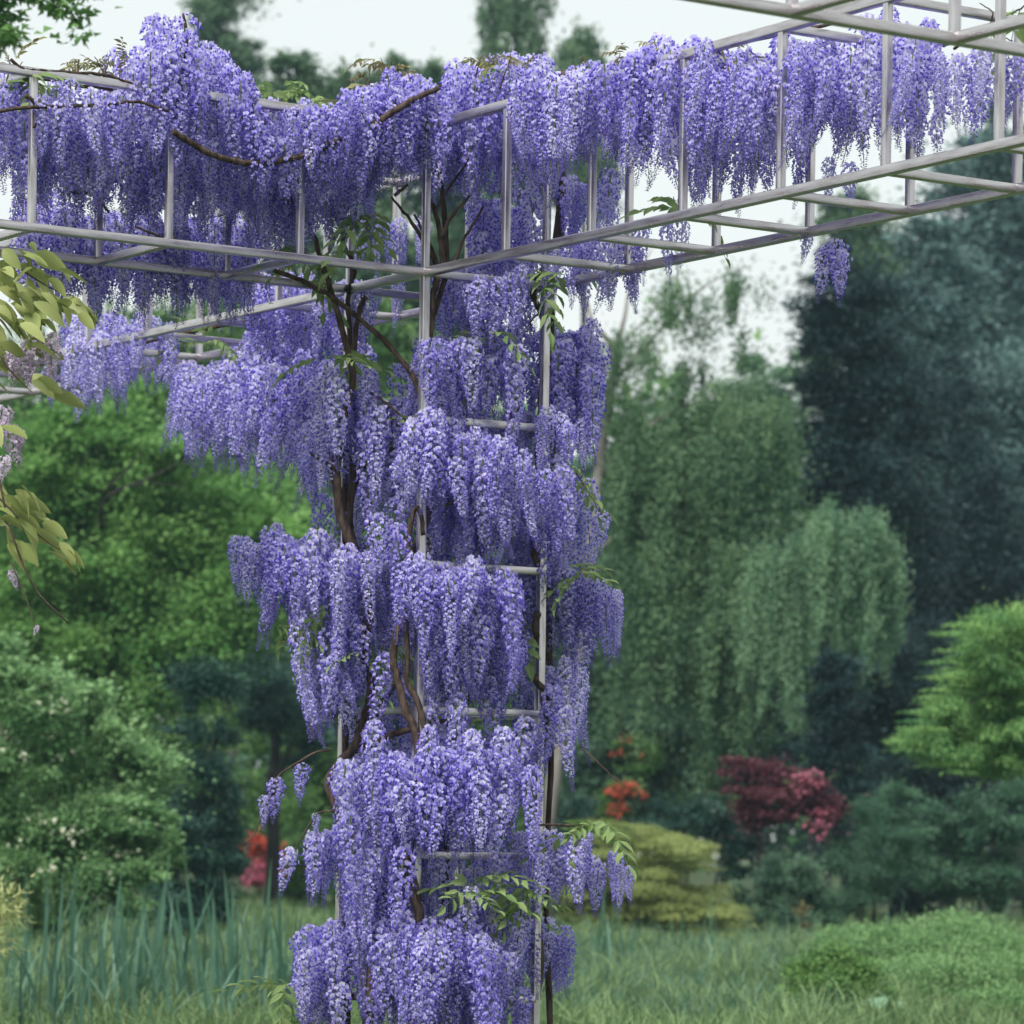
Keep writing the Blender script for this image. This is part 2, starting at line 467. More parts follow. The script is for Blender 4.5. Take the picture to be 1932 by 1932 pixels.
def spray_mesh(i, mat, size=.16, droop=.5):
    """a compound wisteria leaf: a midrib with paired leaflets"""
    r_ = np.random.default_rng(300 + i)
    V, Q, qt = [], [], []
    o = 0
    n = 5
    for k in range(n + 1):
        t = (k + .6) / (n + .6)
        p = np.array((size * t, 0, -droop * size * t * t))
        for sd in ((-1, 1) if k < n else (0,)):
            a = sd * r_.uniform(.8, 1.15)
            ax = np.array((math.cos(a), math.sin(a), -droop * t - r_.uniform(.0, .5))); ax = ax / np.linalg.norm(ax)
            sd_ = np.array((-ax[1], ax[0], r_.normal(0, .3))); sd_ /= np.linalg.norm(sd_)
            nn = np.cross(ax, sd_)
            L = size * .42 * r_.uniform(.75, 1.15); W = L * .2
            V += [p, p + ax*L*.35 - sd_*W + nn*W*.4, p + ax*L*.4, p + ax*L*.35 + sd_*W + nn*W*.4, p + ax*L - nn*L*.12,
                  p + ax*L*.7 - sd_*W*.75 + nn*W*.2, p + ax*L*.7 - nn*L*.03, p + ax*L*.7 + sd_*W*.75 + nn*W*.2]
            tn = r_.uniform(0, 1)
            Q += [(o, o+2, o+1, o+1), (o, o+3, o+2, o+2)]; Q.pop(); Q.pop()
            Q += [(o+1, o, o+2, o+6), (o, o+3, o+6, o+2)]; Q.pop(); Q.pop()
            Q += [(o+5, o+1, o+2, o+6), (o+2, o+3, o+7, o+6)]; qt += [tn, tn]
            Tt.append((o, o+2, o+1)); Tt.append((o, o+3, o+2)); Tt.append((o+5, o+6, o+4)); Tt.append((o+6, o+7, o+4)); tq.extend([tn]*4)
            o += 8
    return V, Q, qt, o
def make_spray(i, mat, size=.16, droop=.5):
    global Tt, tq
    Tt, tq = [], []
    V, Q, qt, o = spray_mesh(i, mat, size, droop)
    v, f, c = tube([(0, 0, 0), (size*.5, 0, -droop*size*.25), (size, 0, -droop*size)], [.0016, .0013, .001], 4, 2)
    Q2 = np.vstack([np.array(Q), f + o])
    return mesh_np('leaf_spray', np.vstack([np.array(V), v]), [Q2, np.array(Tt)], mat, False, qt + [.3]*len(f) + tq)
SPRAYS = [make_spray(i, M_YOUNG, s, d) for i, (s, d) in enumerate([(.17, .5), (.2, .8), (.14, .3), (.18, 1.1)])]
BRONZES = [make_spray(20 + i, M_BRONZE, s, d) for i, (s, d) in enumerate([(.12, .2), (.15, .5), (.10, -.2)])]

def depth_on(u, v, plane, k):
    """distance at which the line of sight meets a vertical plane of the pergola"""
    if plane == 'C': return F0[1] + (-.5 * RV[1] - .5 * LV[1]) * S * 1.0 + k * S * -1.0
    x, _ = unroll(u, v)
    n, off = (RV, k) if plane == 'L' else (LV, k)
    p0 = F0 + S * off * n
    ray = np.array((x / FPX, 1.0, 0))
    return float(p0 @ n / (ray @ n))

vines = {}
def vine(key, name, loc, label, group=None):
    vines[key] = empty(name, loc, label, 'wisteria', group)
    return vines[key]
def gbase(u, v, plane, k):
    p = at(u, v, depth_on(u, v, plane, k)); return (p[0], p[1], float(ground_z(p[0], p[1])))
cpt = {(a, b): cell(a, b) for a in (0, -1) for b in (0, -1)}
def gb(p, dx=0, dy=0): return (p[0] + dx, p[1] + dy, float(ground_z(p[0], p[1])))
vine('A', 'wisteria', gb(cpt[(-1, 0)], .0, -.10), 'purple wisteria heaped in a tall mound on the beam with long bare branches')
vine('B', 'wisteria', gb(cpt[(-1, 0)], -.09, .05), 'purple wisteria hanging in curtains under the beam that recedes behind the column')
vine('F', 'wisteria', gb(cpt[(-1, 0)], -.06, -.06), 'purple wisteria with a thick kinked trunk bulging beside the ladder column')
vine('C', 'wisteria', gb(cpt[(0, 0)], .02, .10), 'purple wisteria bunched at the corner joint, its bare stems fanning out above it')
vine('G', 'wisteria', gb(cpt[(0, 0)], -.04, .06), 'purple wisteria clothing the lower rungs of the ladder column in long curtains')
vine('D', 'wisteria', gb(cpt[(0, -1)], .05, .08), 'purple wisteria in a thick fringe along the beam that meets the bare overhead rails')
vine('H', 'wisteria', gb(cpt[(0, -1)], .07, -.02), 'purple wisteria twining in a spiral round the barest post of the ladder column')

def stem(key, pts, w, plane='C', k=0.6, w_end=None, mat=None, ks=None):
    """pts in photograph px, w = width in px at the start"""
    P = []
    for i, (u, v) in enumerate(pts):
        kk = ks[i] if ks else k
        P.append(at(u, v, depth_on(u, v, plane, kk)))
    d = P[0][1]
    r0 = w * .5 * d / FPX; r1 = (w_end if w_end else w * .6) * .5 * d / FPX
    v, f, c = tube(P, np.linspace(r0, r1, len(P)), 8, 5, .0022)
    return link('stem', mesh_np('stem', v, [f, c], mat or VINE_BARK, True), vines[key])

counts = {}
def put(key, me, name, p, rz, sc, tilt=(0, 0)):
    o = bpy.data.objects.new(name, me); col.objects.link(o)
    o.parent = vines[key]
    L = vines[key].location
    o.location = (p[0] - L[0], p[1] - L[1], p[2] - L[2])
    o.rotation_euler = (tilt[0], tilt[1], rz)
    o.scale = (sc, sc, sc)
    counts[(key, name)] = counts.get((key, name), 0) + 1
    return o

def strip(key, u0, u1, vt0, vt1, vb0, vb1, plane, lo, hi, layers=4.6, lmax=.60, pale=False):
    """fill the area between two slanting lines with hanging clusters, spread over the depth lo..hi"""
    pool = PALE_RACEMES if pale else [x for x in RACEMES if x[0] <= lmax]
    d = depth_on((u0 + u1) / 2, vt0, plane, (lo + hi) / 2)
    ppm = FPX / d
    area = (u1 - u0) * max(20, ((vb0 + vb1) - (vt0 + vt1)) / 2)
    n = max(1, int(round(layers * area / (.34 * ppm * .088 * ppm))))
    for j in range(n):
        t = (j + rng.uniform(0, 1)) / n
        u = u0 + (u1 - u0) * t
        vt = vt0 + (vt1 - vt0) * t; vb = vb0 + (vb1 - vb0) * t
        ln, me = pool[rng.integers(len(pool))]
        sc = rng.uniform(.85, 1.18)
        Lp = ln * sc * ppm
        room = vb - vt - Lp
        if room < 0:
            sc *= max(.55, (vb - vt) / Lp) if Lp > 0 else 1
            Lp = ln * sc * ppm; room = max(0, vb - vt - Lp)
        v = vt + room * rng.uniform(0, 1) ** .9 + rng.normal(4, 13)
        u += rng.normal(0, 4)
        k = rng.uniform(lo, hi)
        put(key, me, 'flower_raceme', at(u, v, depth_on(u, v, plane, k)), rng.uniform(0, 6.28), sc, (rng.normal(0, .07), rng.normal(0, .07)))

ST = [  # vine, u0,u1, top0,top1, bottom0,bottom1, plane, depth lo, hi, layers
 # the beam to the left
 ('A', -25, 60, 112, 140, 400, 420, 'L', -1, -.1, 6),
 ('A', 60, 240, 158, 155, 410, 430, 'L', -1, -.1, 6),
 ('A', 70, 240, 165, 165, 300, 320, 'L', .02, .16, 1.8),
 ('A', 228, 300, 115, 22, 330, 330, 'L', -.7, .18, 5.5),
 ('A', 300, 385, 16, 32, 320, 330, 'L', -.7, .2, 5.5),
 ('A', 385, 475, 46, 170, 320, 340, 'L', -.7, .2, 5.5),
 ('A', 240, 480, 240, 250, 445, 455, 'L', -1, -.15, 5),
 ('A', 470, 640, 178, 205, 400, 420, 'L', -.9, .16, 5.5),
 ('A', 300, 560, 170, 200, 335, 405, 'L', .03, .2, 2.0),
 ('A', 480, 640, 320, 320, 480, 490, 'L', -1, -.2, 4.5),
 ('A', 635, 705, 195, 158, 445, 450, 'L', -.9, .16, 5.5),
 ('A', 575, 700, 205, 175, 405, 390, 'L', .04, .2, 2.2),
 ('A', 700, 810, 158, 145, 355, 345, 'L', -.9, .16, 5.5),
 # under and behind that beam
 ('B', 40, 245, 370, 400, 600, 600, 'L', -1.7, -1.0, 4.6),
 ('B', 256, 480, 400, 420, 605, 615, 'L', -1.7, -1.0, 5.4),
 ('B', 130, 225, 590, 590, 778, 768, 'R', -1.05, .05, 6),
 ('B', 225, 325, 605, 615, 745, 715, 'R', -1.05, .05, 6),
 ('B', 333, 420, 685, 665, 860, 895, 'R', -1.05, .1, 5.5),
 ('B', 410, 520, 650, 620, 895, 905, 'R', -1.05, .1, 6.2),
 ('B', 515, 645, 640, 660, 915, 955, 'R', -1.05, .1, 6.4),
 ('B', 470, 690, 520, 535, 710, 720, 'R', -1.05, -.05, 6.2),
 ('F', 610, 705, 700, 715, 880, 865, 'C', .0, .75, 5.5),
 ('F', 550, 640, 780, 790, 950, 955, 'C', .2, .7, 3),
 # the corner and the column
 ('C', 800, 905, 135, 104, 400, 340, 'C', -.4, .6, 5.8),
 ('C', 905, 1010, 104, 100, 390, 405, 'C', -.4, .6, 5.8),
 ('C', 690, 970, 165, 118, 372, 345, 'C', .68, .95, 2.6),
 ('C', 685, 795, 415, 415, 518, 518, 'C', -.9, -.4, 3.2),
 ('C', 890, 1015, 365, 370, 570, 605, 'C', -.7, .1, 5),
 ('C', 705, 790, 510, 510, 600, 600, 'C', -.8, -.3, 2.6),
 ('C', 830, 990, 515, 510, 650, 650, 'C', -.3, .6, 6),
 ('C', 785, 885, 640, 630, 810, 810, 'C', .0, .95, 6.5),
 ('C', 880, 970, 600, 610, 810, 800, 'C', -.5, .5, 5.5),
 ('C', 960, 1010, 650, 670, 790, 790, 'C', -.6, .1, 2.8),
 ('C', 690, 830, 780, 785, 970, 975, 'C', -.1, .9, 5.5),
 ('C', 795, 965, 800, 800, 995, 990, 'C', -.3, .95, 6.5),
 ('C', 915, 1085, 860, 880, 1045, 1040, 'C', -.1, .8, 6.5),
 ('C', 820, 1000, 935, 945, 1070, 1070, 'C', -.4, .7, 5),
 ('F', 440, 515, 1030, 1000, 1135, 1175, 'C', .1, .6, 4.5),
 ('F', 510, 705, 980, 1045, 1210, 1210, 'C', -.1, .85, 6.2),
 ('F', 563, 690, 1150, 1170, 1405, 1330, 'C', -.1, .85, 6.2),
 ('F', 685, 785, 1070, 1090, 1270, 1260, 'C', -.6, .1, 3.6),
 ('G', 772, 948, 1046, 1054, 1270, 1300, 'C', .1, .98, 6.5),
 ('G', 800, 982, 1150, 1170, 1335, 1338, 'C', -.2, .85, 6.2),
 ('G', 690, 800, 1240, 1240, 1330, 1330, 'C', -.6, -.1, 2.6),
 ('G', 648, 800, 1415, 1395, 1625, 1650, 'C', -.1, .9, 6),
 ('G', 795, 968, 1385, 1370, 1632, 1620, 'C', .0, .98, 6.6),
 ('G', 690, 790, 1350, 1350, 1450, 1450, 'C', -.6, .0, 2.6),
 ('G', 655, 790, 1570, 1590, 1790, 1770, 'C', -.1, .9, 5.5),
 ('G', 790, 860, 1560, 1580, 1680, 1680, 'C', -.3, .5, 4),
 ('G', 690, 835, 1710, 1730, 1975, 1985, 'C', -.1, .95, 6),
 ('G', 775, 935, 1715, 1725, 2010, 2010, 'C', .0, .98, 6.6),
 ('G', 800, 925, 1650, 1680, 1800, 1800, 'C', -.5, .3, 4.4),
 ('F', 588, 645, 1560, 1555, 1710, 1695, 'C', .1, .6, 4.6),
 ('F', 566, 645, 1735, 1725, 1975, 1975, 'C', .1, .7, 6),
 ('F', 630, 725, 1735, 1740, 1910, 1910, 'C', -.5, .6, 4.5),
 ('H', 915, 1010, 1715, 1730, 1900, 1880, 'C', -.1, .6, 5.8),
 ('H', 1005, 1085, 1730, 1770, 1865, 1880, 'C', -.35, .05, 5.5),
 ('H', 935, 1000, 1850, 1850, 2010, 2010, 'C', -.2, .5, 3.4),
 ('H', 995, 1115, 1572, 1585, 1725, 1705, 'C', .2, .75, 6),
 ('H', 1105, 1192, 1585, 1635, 1710, 1695, 'C', -.1, .5, 4.2),
 ('H', 1028, 1132, 590, 600, 905, 895, 'C', -.6, .1, 5.5),
 ('H', 1020, 1100, 780, 800, 900, 900, 'C', .1, .4, 2.5),
 ('H', 970, 1060, 1035, 1035, 1245, 1235, 'C', -.6, -.1, 3.2),
 ('H', 1038, 1168, 1040, 1110, 1260, 1240, 'C', -.45, .05, 5),
 ('H', 1030, 1102, 1235, 1250, 1470, 1440, 'C', -.3, .05, 2.2),
 ('H', 978, 1022, 1290, 1310, 1490, 1480, 'C', -.2, .3, 2.2),
 ('F', 650, 800, 680, 680, 1940, 1940, 'C', -.2, .9, 1.5),
 ('H', 800, 1000, 640, 640, 1940, 1940, 'C', -.3, .9, 1.5),
 ('H', 1000, 1120, 880, 900, 1300, 1300, 'C', -.4, .1, 1.0),
 ('H', 772, 836, 770, 780, 975, 975, 'C', .78, 1.0, 3.4),
 ('H', 765, 835, 1045, 1050, 1215, 1215, 'C', .8, 1.0, 3),
 ('F', 740, 830, 1400, 1400, 1640, 1640, 'C', .8, 1.0, 2.6),
 ('F', 745, 830, 1730, 1730, 1960, 1960, 'C', .8, 1.0, 2.4),
 ('H', 880, 1010, 780, 790, 880, 880, 'C', -.5, .2, 3),
 ('H', 985, 1040, 600, 600, 780, 780, 'C', -.7, -.2, 2.4),
 ('F', 655, 800, 1630, 1640, 1800, 1800, 'C', .3, .72, 3),
 ('H', 905, 1010, 1590, 1610, 1745, 1745, 'C', -.5, .1, 3),
 ('H', 940, 1010, 985, 985, 1090, 1090, 'C', -.6, .2, 3),
 ('F', 600, 700, 920, 930, 1060, 1060, 'C', -.5, .2, 2.4),
 ('H', 960, 1040, 770, 780, 900, 890, 'C', -.5, .3, 4),
 # the beam to the right
 ('D', 1000, 1065, 108, 125, 395, 385, 'R', -.9, .1, 5),
 ('D', 960, 1112, 118, 150, 350, 322, 'R', .03, .2, 2.2),
 ('D', 1060, 1210, 145, 76, 325, 340, 'R', -1, .1, 5.2),
 ('D', 1130, 1282, 120, 78, 312, 318, 'R', .03, .2, 1.8),
 ('D', 1195, 1345, 70, 60, 345, 355, 'R', -1, .05, 5.4),
 ('D', 1302, 1464, 95, 78, 300, 285, 'R', .03, .18, 1.6),
 ('D', 1330, 1490, 108, 68, 365, 335, 'R', -1.05, .0, 5.2),
 ('D', 1290, 1450, 240, 240, 400, 380, 'R', -1.1, -.6, 3),
 ('D', 1484, 1660, 84, 70, 272, 268, 'R', .03, .18, 1.3),
 ('D', 1480, 1640, 82, 85, 325, 305, 'R', -1.05, .0, 5),
 ('D', 1635, 1760, 12, 44, 310, 300, 'R', -1.05, .0, 4.6),
 ('D', 1682, 1930, 80, 110, 235, 235, 'R', .03, .18, .9),
 ('D', 1755, 1945, 95, 112, 235, 245, 'R', -1.05, .0, 4),
 ('D', 1480, 1640, 280, 280, 405, 370, 'R', -1.1, -.8, 1.2),
 ('D', 1055, 1165, 330, 330, 475, 465, 'R', -1.2, -.95, 3.6),
 ('D', 1045, 1205, 450, 440, 595, 575, 'R', -1.2, -.85, 4),
 ('D', 1190, 1310, 415, 400, 545, 505, 'R', -1.2, -.9, 1.6),
]
for a_ in ST: strip(*a_)
# single clusters that hang clear
for key, u, v, plane, k, i, sc in [('D', 1576, 452, 'R', -1.02, 0, .95), ('D', 1562, 462, 'R', -1.05, 10, .85), ('D', 1588, 470, 'R', -.98, 10, .8), ('D', 1524, 440, 'R', -1.02, 0, .5),
        ('F', 522, 1468, 'C', .45, 0, .8), ('F', 570, 1440, 'C', .45, 10, .7), ('F', 500, 1500, 'C', .45, 10, .55), ('F', 552, 1600, 'C', .45, 0, .9), ('F', 596, 1534, 'C', .45, 10, .4),
        ('H', 1135, 965, 'C', .2, 0, .78), ('H', 1066, 1330, 'C', .3, 3, 1.0), ('H', 1046, 1290, 'C', .3, 6, .95), ('H', 1000, 1380, 'C', .3, 1, .9), ('C', 745, 1000, 'C', .2, 10, .45),
        ('B', 92, 690, 'R', -.4, 10, .8), ('C', 775, 690, 'C', .6, 0, .5), ('F', 715, 810, 'C', .55, 10, .9)]:
    put(key, RACEMES[i][1], 'flower_raceme', at(u, v, depth_on(u, v, plane, k)), rng.uniform(0, 6), sc, (rng.normal(0, .1), rng.normal(0, .1)))

# stems and trunks
stem('F', [(712, 2330), (720, 2150), (700, 1980), (704, 1800), (700, 1700), (672, 1610), (650, 1562), (627, 1500), (622, 1472), (641, 1439), (668, 1411), (682, 1374), (696, 1324), (700, 1287), (689, 1242), (696, 1173)], 26, k=.55, w_end=13)
stem('F', [(664, 1418), (714, 1397), (760, 1379), (801, 1370), (847, 1356)], 15, k=.5, w_end=9)
stem('F', [(677, 1393), (705, 1356), (723, 1324), (746, 1292)], 14, k=.52, w_end=9)
stem('F', [(696, 1173), (690, 1110), (668, 1040), (644, 976), (637, 927), (633, 882), (640, 850)], 18, k=.5, w_end=19)
stem('F', [(672, 1040), (660, 985), (664, 930), (668, 900), (655, 862), (637, 841), (642, 800)], 13, k=.35, w_end=12)
stem('F', [(667, 890), (690, 878), (720, 860), (745, 840)], 11, k=.5, w_end=7)
stem('F', [(633, 884), (610, 872), (585, 855), (560, 830)], 7, k=.55, w_end=4, mat=TWIG)
stem('F', [(645, 800), (660, 745), (665, 702), (652, 646), (637, 590), (622, 541), (607, 496), (595, 451), (575, 414), (558, 385), (543, 383)], 15, k=.6, w_end=7)
stem('C', [(800, 760), (779, 710), (745, 665), (708, 627), (640, 571), (607, 549), (558, 526), (517, 509)], 11, k=.62, w_end=9)
stem('G', [(800, 2330), (806, 2100), (795, 1900), (796, 1790), (792, 1741), (787, 1709), (769, 1673), (760, 1640), (774, 1600), (790, 1500), (788, 1402), (769, 1347), (751, 1287), (742, 1242), (752, 1180)], 22, k=.78, w_end=14)
stem('G', [(795, 1760), (790, 1700), (778, 1640), (770, 1580)], 12, k=.72, w_end=10)
stem('G', [(804, 1385), (788, 1324), (769, 1287), (769, 1242), (764, 1100), (775, 985), (790, 960), (800, 1010)], 13, k=.76, w_end=9)
stem('C', [(764, 1120), (780, 1040), (806, 980), (812, 900), (805, 800), (808, 700), (811, 643), (817, 558), (826, 523)], 12, k=.66, w_end=13)
stem('C', [(806, 660), (816, 600), (836, 540), (843, 510)], 11, k=.58, w_end=10)
stem('C', [(826, 523), (823, 500), (791, 442), (768, 407), (738, 372)], 12, k=.55, w_end=4)
stem('C', [(830, 520), (815, 470), (798, 440), (782, 405)], 9, k=.5, w_end=4)
stem('C', [(838, 510), (829, 436), (820, 395), (806, 369)], 11, k=.56, w_end=7)
stem('C', [(822, 400), (826, 389), (850, 350), (870, 322), (896, 278)], 7, k=.56, w_end=3)
stem('C', [(834, 450), (849, 412), (887, 369)], 10, k=.58, w_end=5)
stem('C', [(850, 510), (858, 491), (878, 447), (911, 392)], 9, k=.54, w_end=4)
stem('C', [(744, 369), (771, 347)], 7, k=.6, w_end=5)
stem('A', [(674, 401), (651, 427), (648, 462), (663, 488), (668, 515), (657, 550)], 11, plane='L', k=-.95, w_end=8)
stem('C', [(826, 960), (860, 945), (900, 925), (945, 900)], 7, k=.7, w_end=4, mat=TWIG)
stem('C', [(700, 740), (740, 770), (775, 800)], 5, k=.55, w_end=4, mat=TWIG)
stem('H', [(1030, 2330), (1012, 2150), (1005, 1950), (1020, 1800), (1002, 1600), (1022, 1430), (1034, 1340), (1033, 1310), (1012, 1285), (1013, 1268), (1034, 1237), (1017, 1210), (1010, 1177), (1032, 1127), (1034, 1105), (1023, 1081), (1008, 1047), (1015, 1030), (1035, 960), (1015, 880), (1020, 780), (1022, 740), (1036, 642), (1023, 597), (1006, 549), (1030, 500), (1046, 465), (1055, 380), (1065, 235), (1075, 190)], 14, w_end=11,
     ks=[.1]*6 + [.16, .2, .2, .05, -.1, .12, .2, .05, -.1, .1, .2, .2] + [.1]*12)
stem('D', [(1062, 300), (1080, 292), (1100, 290), (1115, 300)], 6, plane='R', k=-.8, w_end=4)
stem('H', [(1020, 590), (1006, 600), (1000, 615), (1008, 630)], 4, k=.2, w_end=3, mat=TWIG)
stem('H', [(990, 1560), (1030, 1556), (1080, 1558), (1110, 1565), (1125, 1572)], 5, k=.5, w_end=3, mat=TWIG)
stem('H', [(1098, 1412), (1130, 1440), (1165, 1475)], 3, k=.4, w_end=2, mat=TWIG)
stem('H', [(1085, 890), (1105, 920), (1125, 955), (1135, 970)], 3, k=.25, w_end=2, mat=TWIG)
stem('D', [(1060, 140), (1085, 150), (1110, 165)], 16, plane='R', k=-.3, w_end=12)
stem('D', [(1110, 165), (1200, 130), (1330, 98), (1480, 62), (1600, 40)], 11, plane='R', k=-.35, w_end=6)
stem('F', [(625, 1415), (595, 1420), (560, 1440), (525, 1465), (500, 1520), (480, 1575), (460, 1590)], 5, k=.45, w_end=2, mat=TWIG)
stem('F', [(640, 1530), (600, 1535), (575, 1570), (555, 1610)], 4, k=.45, w_end=2, mat=TWIG)
stem('A', [(-60, 222), (0, 210), (58, 202), (198, 198), (262, 192), (330, 215)], 8, plane='L', k=.13, w_end=6)
stem('A', [(327, 248), (353, 265), (402, 292), (455, 306), (472, 308), (522, 305), (563, 295), (605, 280), (642, 262)], 13, plane='L', k=.17, w_end=12)
stem('A', [(20, 112), (41, 128), (79, 133), (146, 137), (204, 143), (251, 160), (330, 190)], 7, plane='L', k=.02, w_end=6)
stem('A', [(47, 180), (62, 190), (70, 210), (64, 240)], 9, plane='L', k=.06, w_end=6)
stem('A', [(470, 195), (490, 205), (500, 230), (490, 250)], 12, plane='L', k=.1, w_end=6)
stem('A', [(545, 383), (550, 330), (560, 270), (540, 220), (480, 195), (380, 170), (300, 175), (180, 165), (60, 145)], 12, plane='L', k=-.4, w_end=7)
stem('A', [(700, 240), (735, 215), (780, 188), (830, 165)], 15, plane='L', k=.16, w_end=10)
stem('A', [(130, 365), (160, 362), (185, 375), (205, 400)], 9, plane='L', k=-.6, w_end=5)
stem('A', [(255, 427), (280, 438), (312, 450)], 5, plane='L', k=-.1, w_end=4)
stem('A', [(345, 25), (352, 60), (350, 100), (340, 160), (325, 200)], 5, plane='L', k=.1, w_end=8)
stem('C', [(843, 510), (838, 400), (830, 300), (850, 200), (900, 150), (980, 125)], 12, k=.1, w_end=7)
stem('C', [(850, 200), (800, 190), (740, 195)], 9, k=.1, w_end=5)
stem('B', [(640, 571), (600, 600), (560, 640), (520, 680)], 8, plane='R', k=-.5, w_end=5)
stem('B', [(690, 560), (560, 588), (430, 612), (300, 640), (180, 668), (60, 690)], 11, plane='R', k=-.5, w_end=6)
stem('C', [(830, 2330), (850, 2000), (840, 1700), (850, 1400), (835, 1150), (800, 1000), (806, 980)], 16, k=.3, w_end=12)
stem('D', [(1045, 2330), (1040, 2000), (1030, 1700), (1040, 1400), (1035, 1100), (1045, 800), (1042, 560), (1060, 440), (1062, 300), (1075, 200)], 12, k=-.15, w_end=9)
stem('B', [(640, 2330), (655, 1950), (648, 1600), (655, 1250), (650, 950), (660, 740), (675, 600), (690, 560)], 14, k=.05, w_end=10)
stem('A', [(690, 2330), (690, 2000), (680, 1700), (672, 1300), (676, 1000), (670, 760), (660, 640), (657, 550)], 13, k=-.1, w_end=9)
stem('D', [(1800, 92), (1845, 62), (1875, 40), (1905, 26), (1940, 8)], 6, plane='R', k=-.5, w_end=3)
stem('D', [(1862, 50), (1885, 66), (1912, 78)], 4, plane='R', k=-.5, w_end=2, mat=TWIG)
stem('D', [(1870, 42), (1872, 22), (1850, 8)], 4, plane='R', k=-.5, w_end=2, mat=TWIG)
# short twigs standing above the flowers
for (u, v) in [(20, 105), (35, 118), (150, 110), (185, 105), (205, 108), (230, 100), (700, 130), (720, 110), (735, 108), (755, 118), (770, 130), (905, 105), (930, 100), (960, 108), (1360, 80), (1395, 85), (560, 210), (600, 205), (1240, 75), (640, 175), (1090, 120), (1160, 100)]:
    pl = 'L' if u < 800 else 'R'
    du = rng.uniform(-25, 25)
    stem('A' if u < 800 else 'D', [(u - du, v + 60), (u - du * .3, v + 25), (u + rng.normal(0, 4), v)], 4, plane=pl, k=rng.uniform(-.6, 0), w_end=1.6, mat=TWIG)
    for q in range(3):
        put('A' if u < 800 else 'D', BRONZES[rng.integers(3)], 'leaf_spray', at(u + rng.normal(0, 8), v + rng.uniform(0, 25), depth_on(u, v, pl, -.3)), rng.uniform(0, 6.28), rng.uniform(.5, .9), (rng.normal(0, .4), rng.normal(0, .4)))

def leaf_group(key, u, v, ru, rv, n, plane='C', k=.5, pool=SPRAYS, s=1.0):
    for q in range(n):
        uu, vv = u + rng.uniform(-1, 1) * ru, v + rng.uniform(-1, 1) * rv
        put(key, pool[rng.integers(len(pool))], 'leaf_spray', at(uu, vv, depth_on(uu, vv, plane, k + rng.normal(0, .12))), rng.uniform(0, 6.28), s * rng.uniform(.7, 1.15), (rng.normal(0, .35), rng.normal(0, .35)))
for g in [('G', 880, 1670, 45, 20, 9, 'C', .75), ('G', 965, 1690, 40, 22, 7, 'C', .6), ('H', 1130, 1560, 22, 14, 7, 'C', .55), ('F', 540, 1180, 28, 16, 7, 'C', .55),
          ('F', 615, 1150, 18, 12, 4, 'C', .65), ('C', 920, 622, 26, 12, 6, 'C', .45), ('H', 1050, 890, 34, 20, 10, 'C', .3), ('C', 700, 970, 26, 60, 9, 'C', -.3), ('C', 730, 780, 26, 26, 6, 'C', .0),
          ('F', 700, 1200, 22, 60, 6, 'C', .4), ('H', 990, 1200, 16, 60, 7, 'C', -.2), ('H', 1080, 1080, 26, 14, 5, 'C', .2), ('A', 590, 485, 34, 10, 6, 'L', -.7), ('A', 680, 420, 14, 16, 4, 'L', -.5),
          ('F', 620, 670, 26, 12, 5, 'C', .62), ('B', 410, 645, 40, 12, 6, 'R', -.3), ('A', 530, 165, 40, 14, 8, 'L', -.6), ('A', 560, 190, 60, 12, 8, 'L', -.6), ('C', 945, 160, 24, 18, 6, 'C', .6), ('A', 60, 145, 26, 14, 5, 'L', -.1),
          ('D', 1050, 520, 24, 10, 5, 'R', -.95), ('D', 1300, 400, 16, 14, 3, 'R', -.9), ('D', 1925, 22, 10, 8, 3, 'R', -.5), ('F', 540, 1890, 40, 40, 8, 'C', .3), ('G', 860, 1300, 30, 20, 3, 'C', .0), ('C', 930, 1060, 30, 20, 4, 'C', .2)]:
    leaf_group(*g)
leaf_group('C', 705, 415, 14, 14, 3, 'C', .6, SPRAYS, 1.3)

# ---------------------------------------------------------------- pale wisteria hanging from the nearer beam, broad leaves
def leaf_outline(length, width, mat, i):
    r_ = np.random.default_rng(500 + i)
    t = np.array([0, .12, .3, .5, .7, .87, 1.0]); w = np.array([.0, .62, .98, 1.0, .78, .42, 0]) * width / 2
    V, n = [], len(t)
    curl = r_.uniform(.1, .4)
    for k in range(n):
        z = -curl * length * t[k] ** 2
        V += [(t[k]*length, -w[k], z + w[k]*.35), (t[k]*length, 0, z), (t[k]*length, w[k], z + w[k]*.35)]
    Q = []
    for k in range(n - 1):
        Q += [(3*k, 3*k+1, 3*k+4, 3*k+3), (3*k+1, 3*k+2, 3*k+5, 3*k+4)]
    return mesh_np('leaf', V, np.array(Q), mat, True, [r_.uniform(.2, .8)] * len(Q))
BIG = [leaf_outline(l, w, M_OLIVE, i) for i, (l, w) in enumerate([(.135, .056), (.115, .055), (.148, .062), (.10, .046), (.138, .054), (.12, .06)])]
PALE_BIG = [leaf_outline(.10, .06, M_SAGE_PALE, 20 + i) for i in range(2)]
pb = cell(0, 6); vine('E', 'wisteria', gb(pb, .06, .0), 'pale pink wisteria with broad yellow-green leaves hanging below the mounded beam')
DE = cell(.25, 4.2)[1]
def near(u, v, dd=0): return at(u, v, DE + dd)
gpt = cell(0, 6)
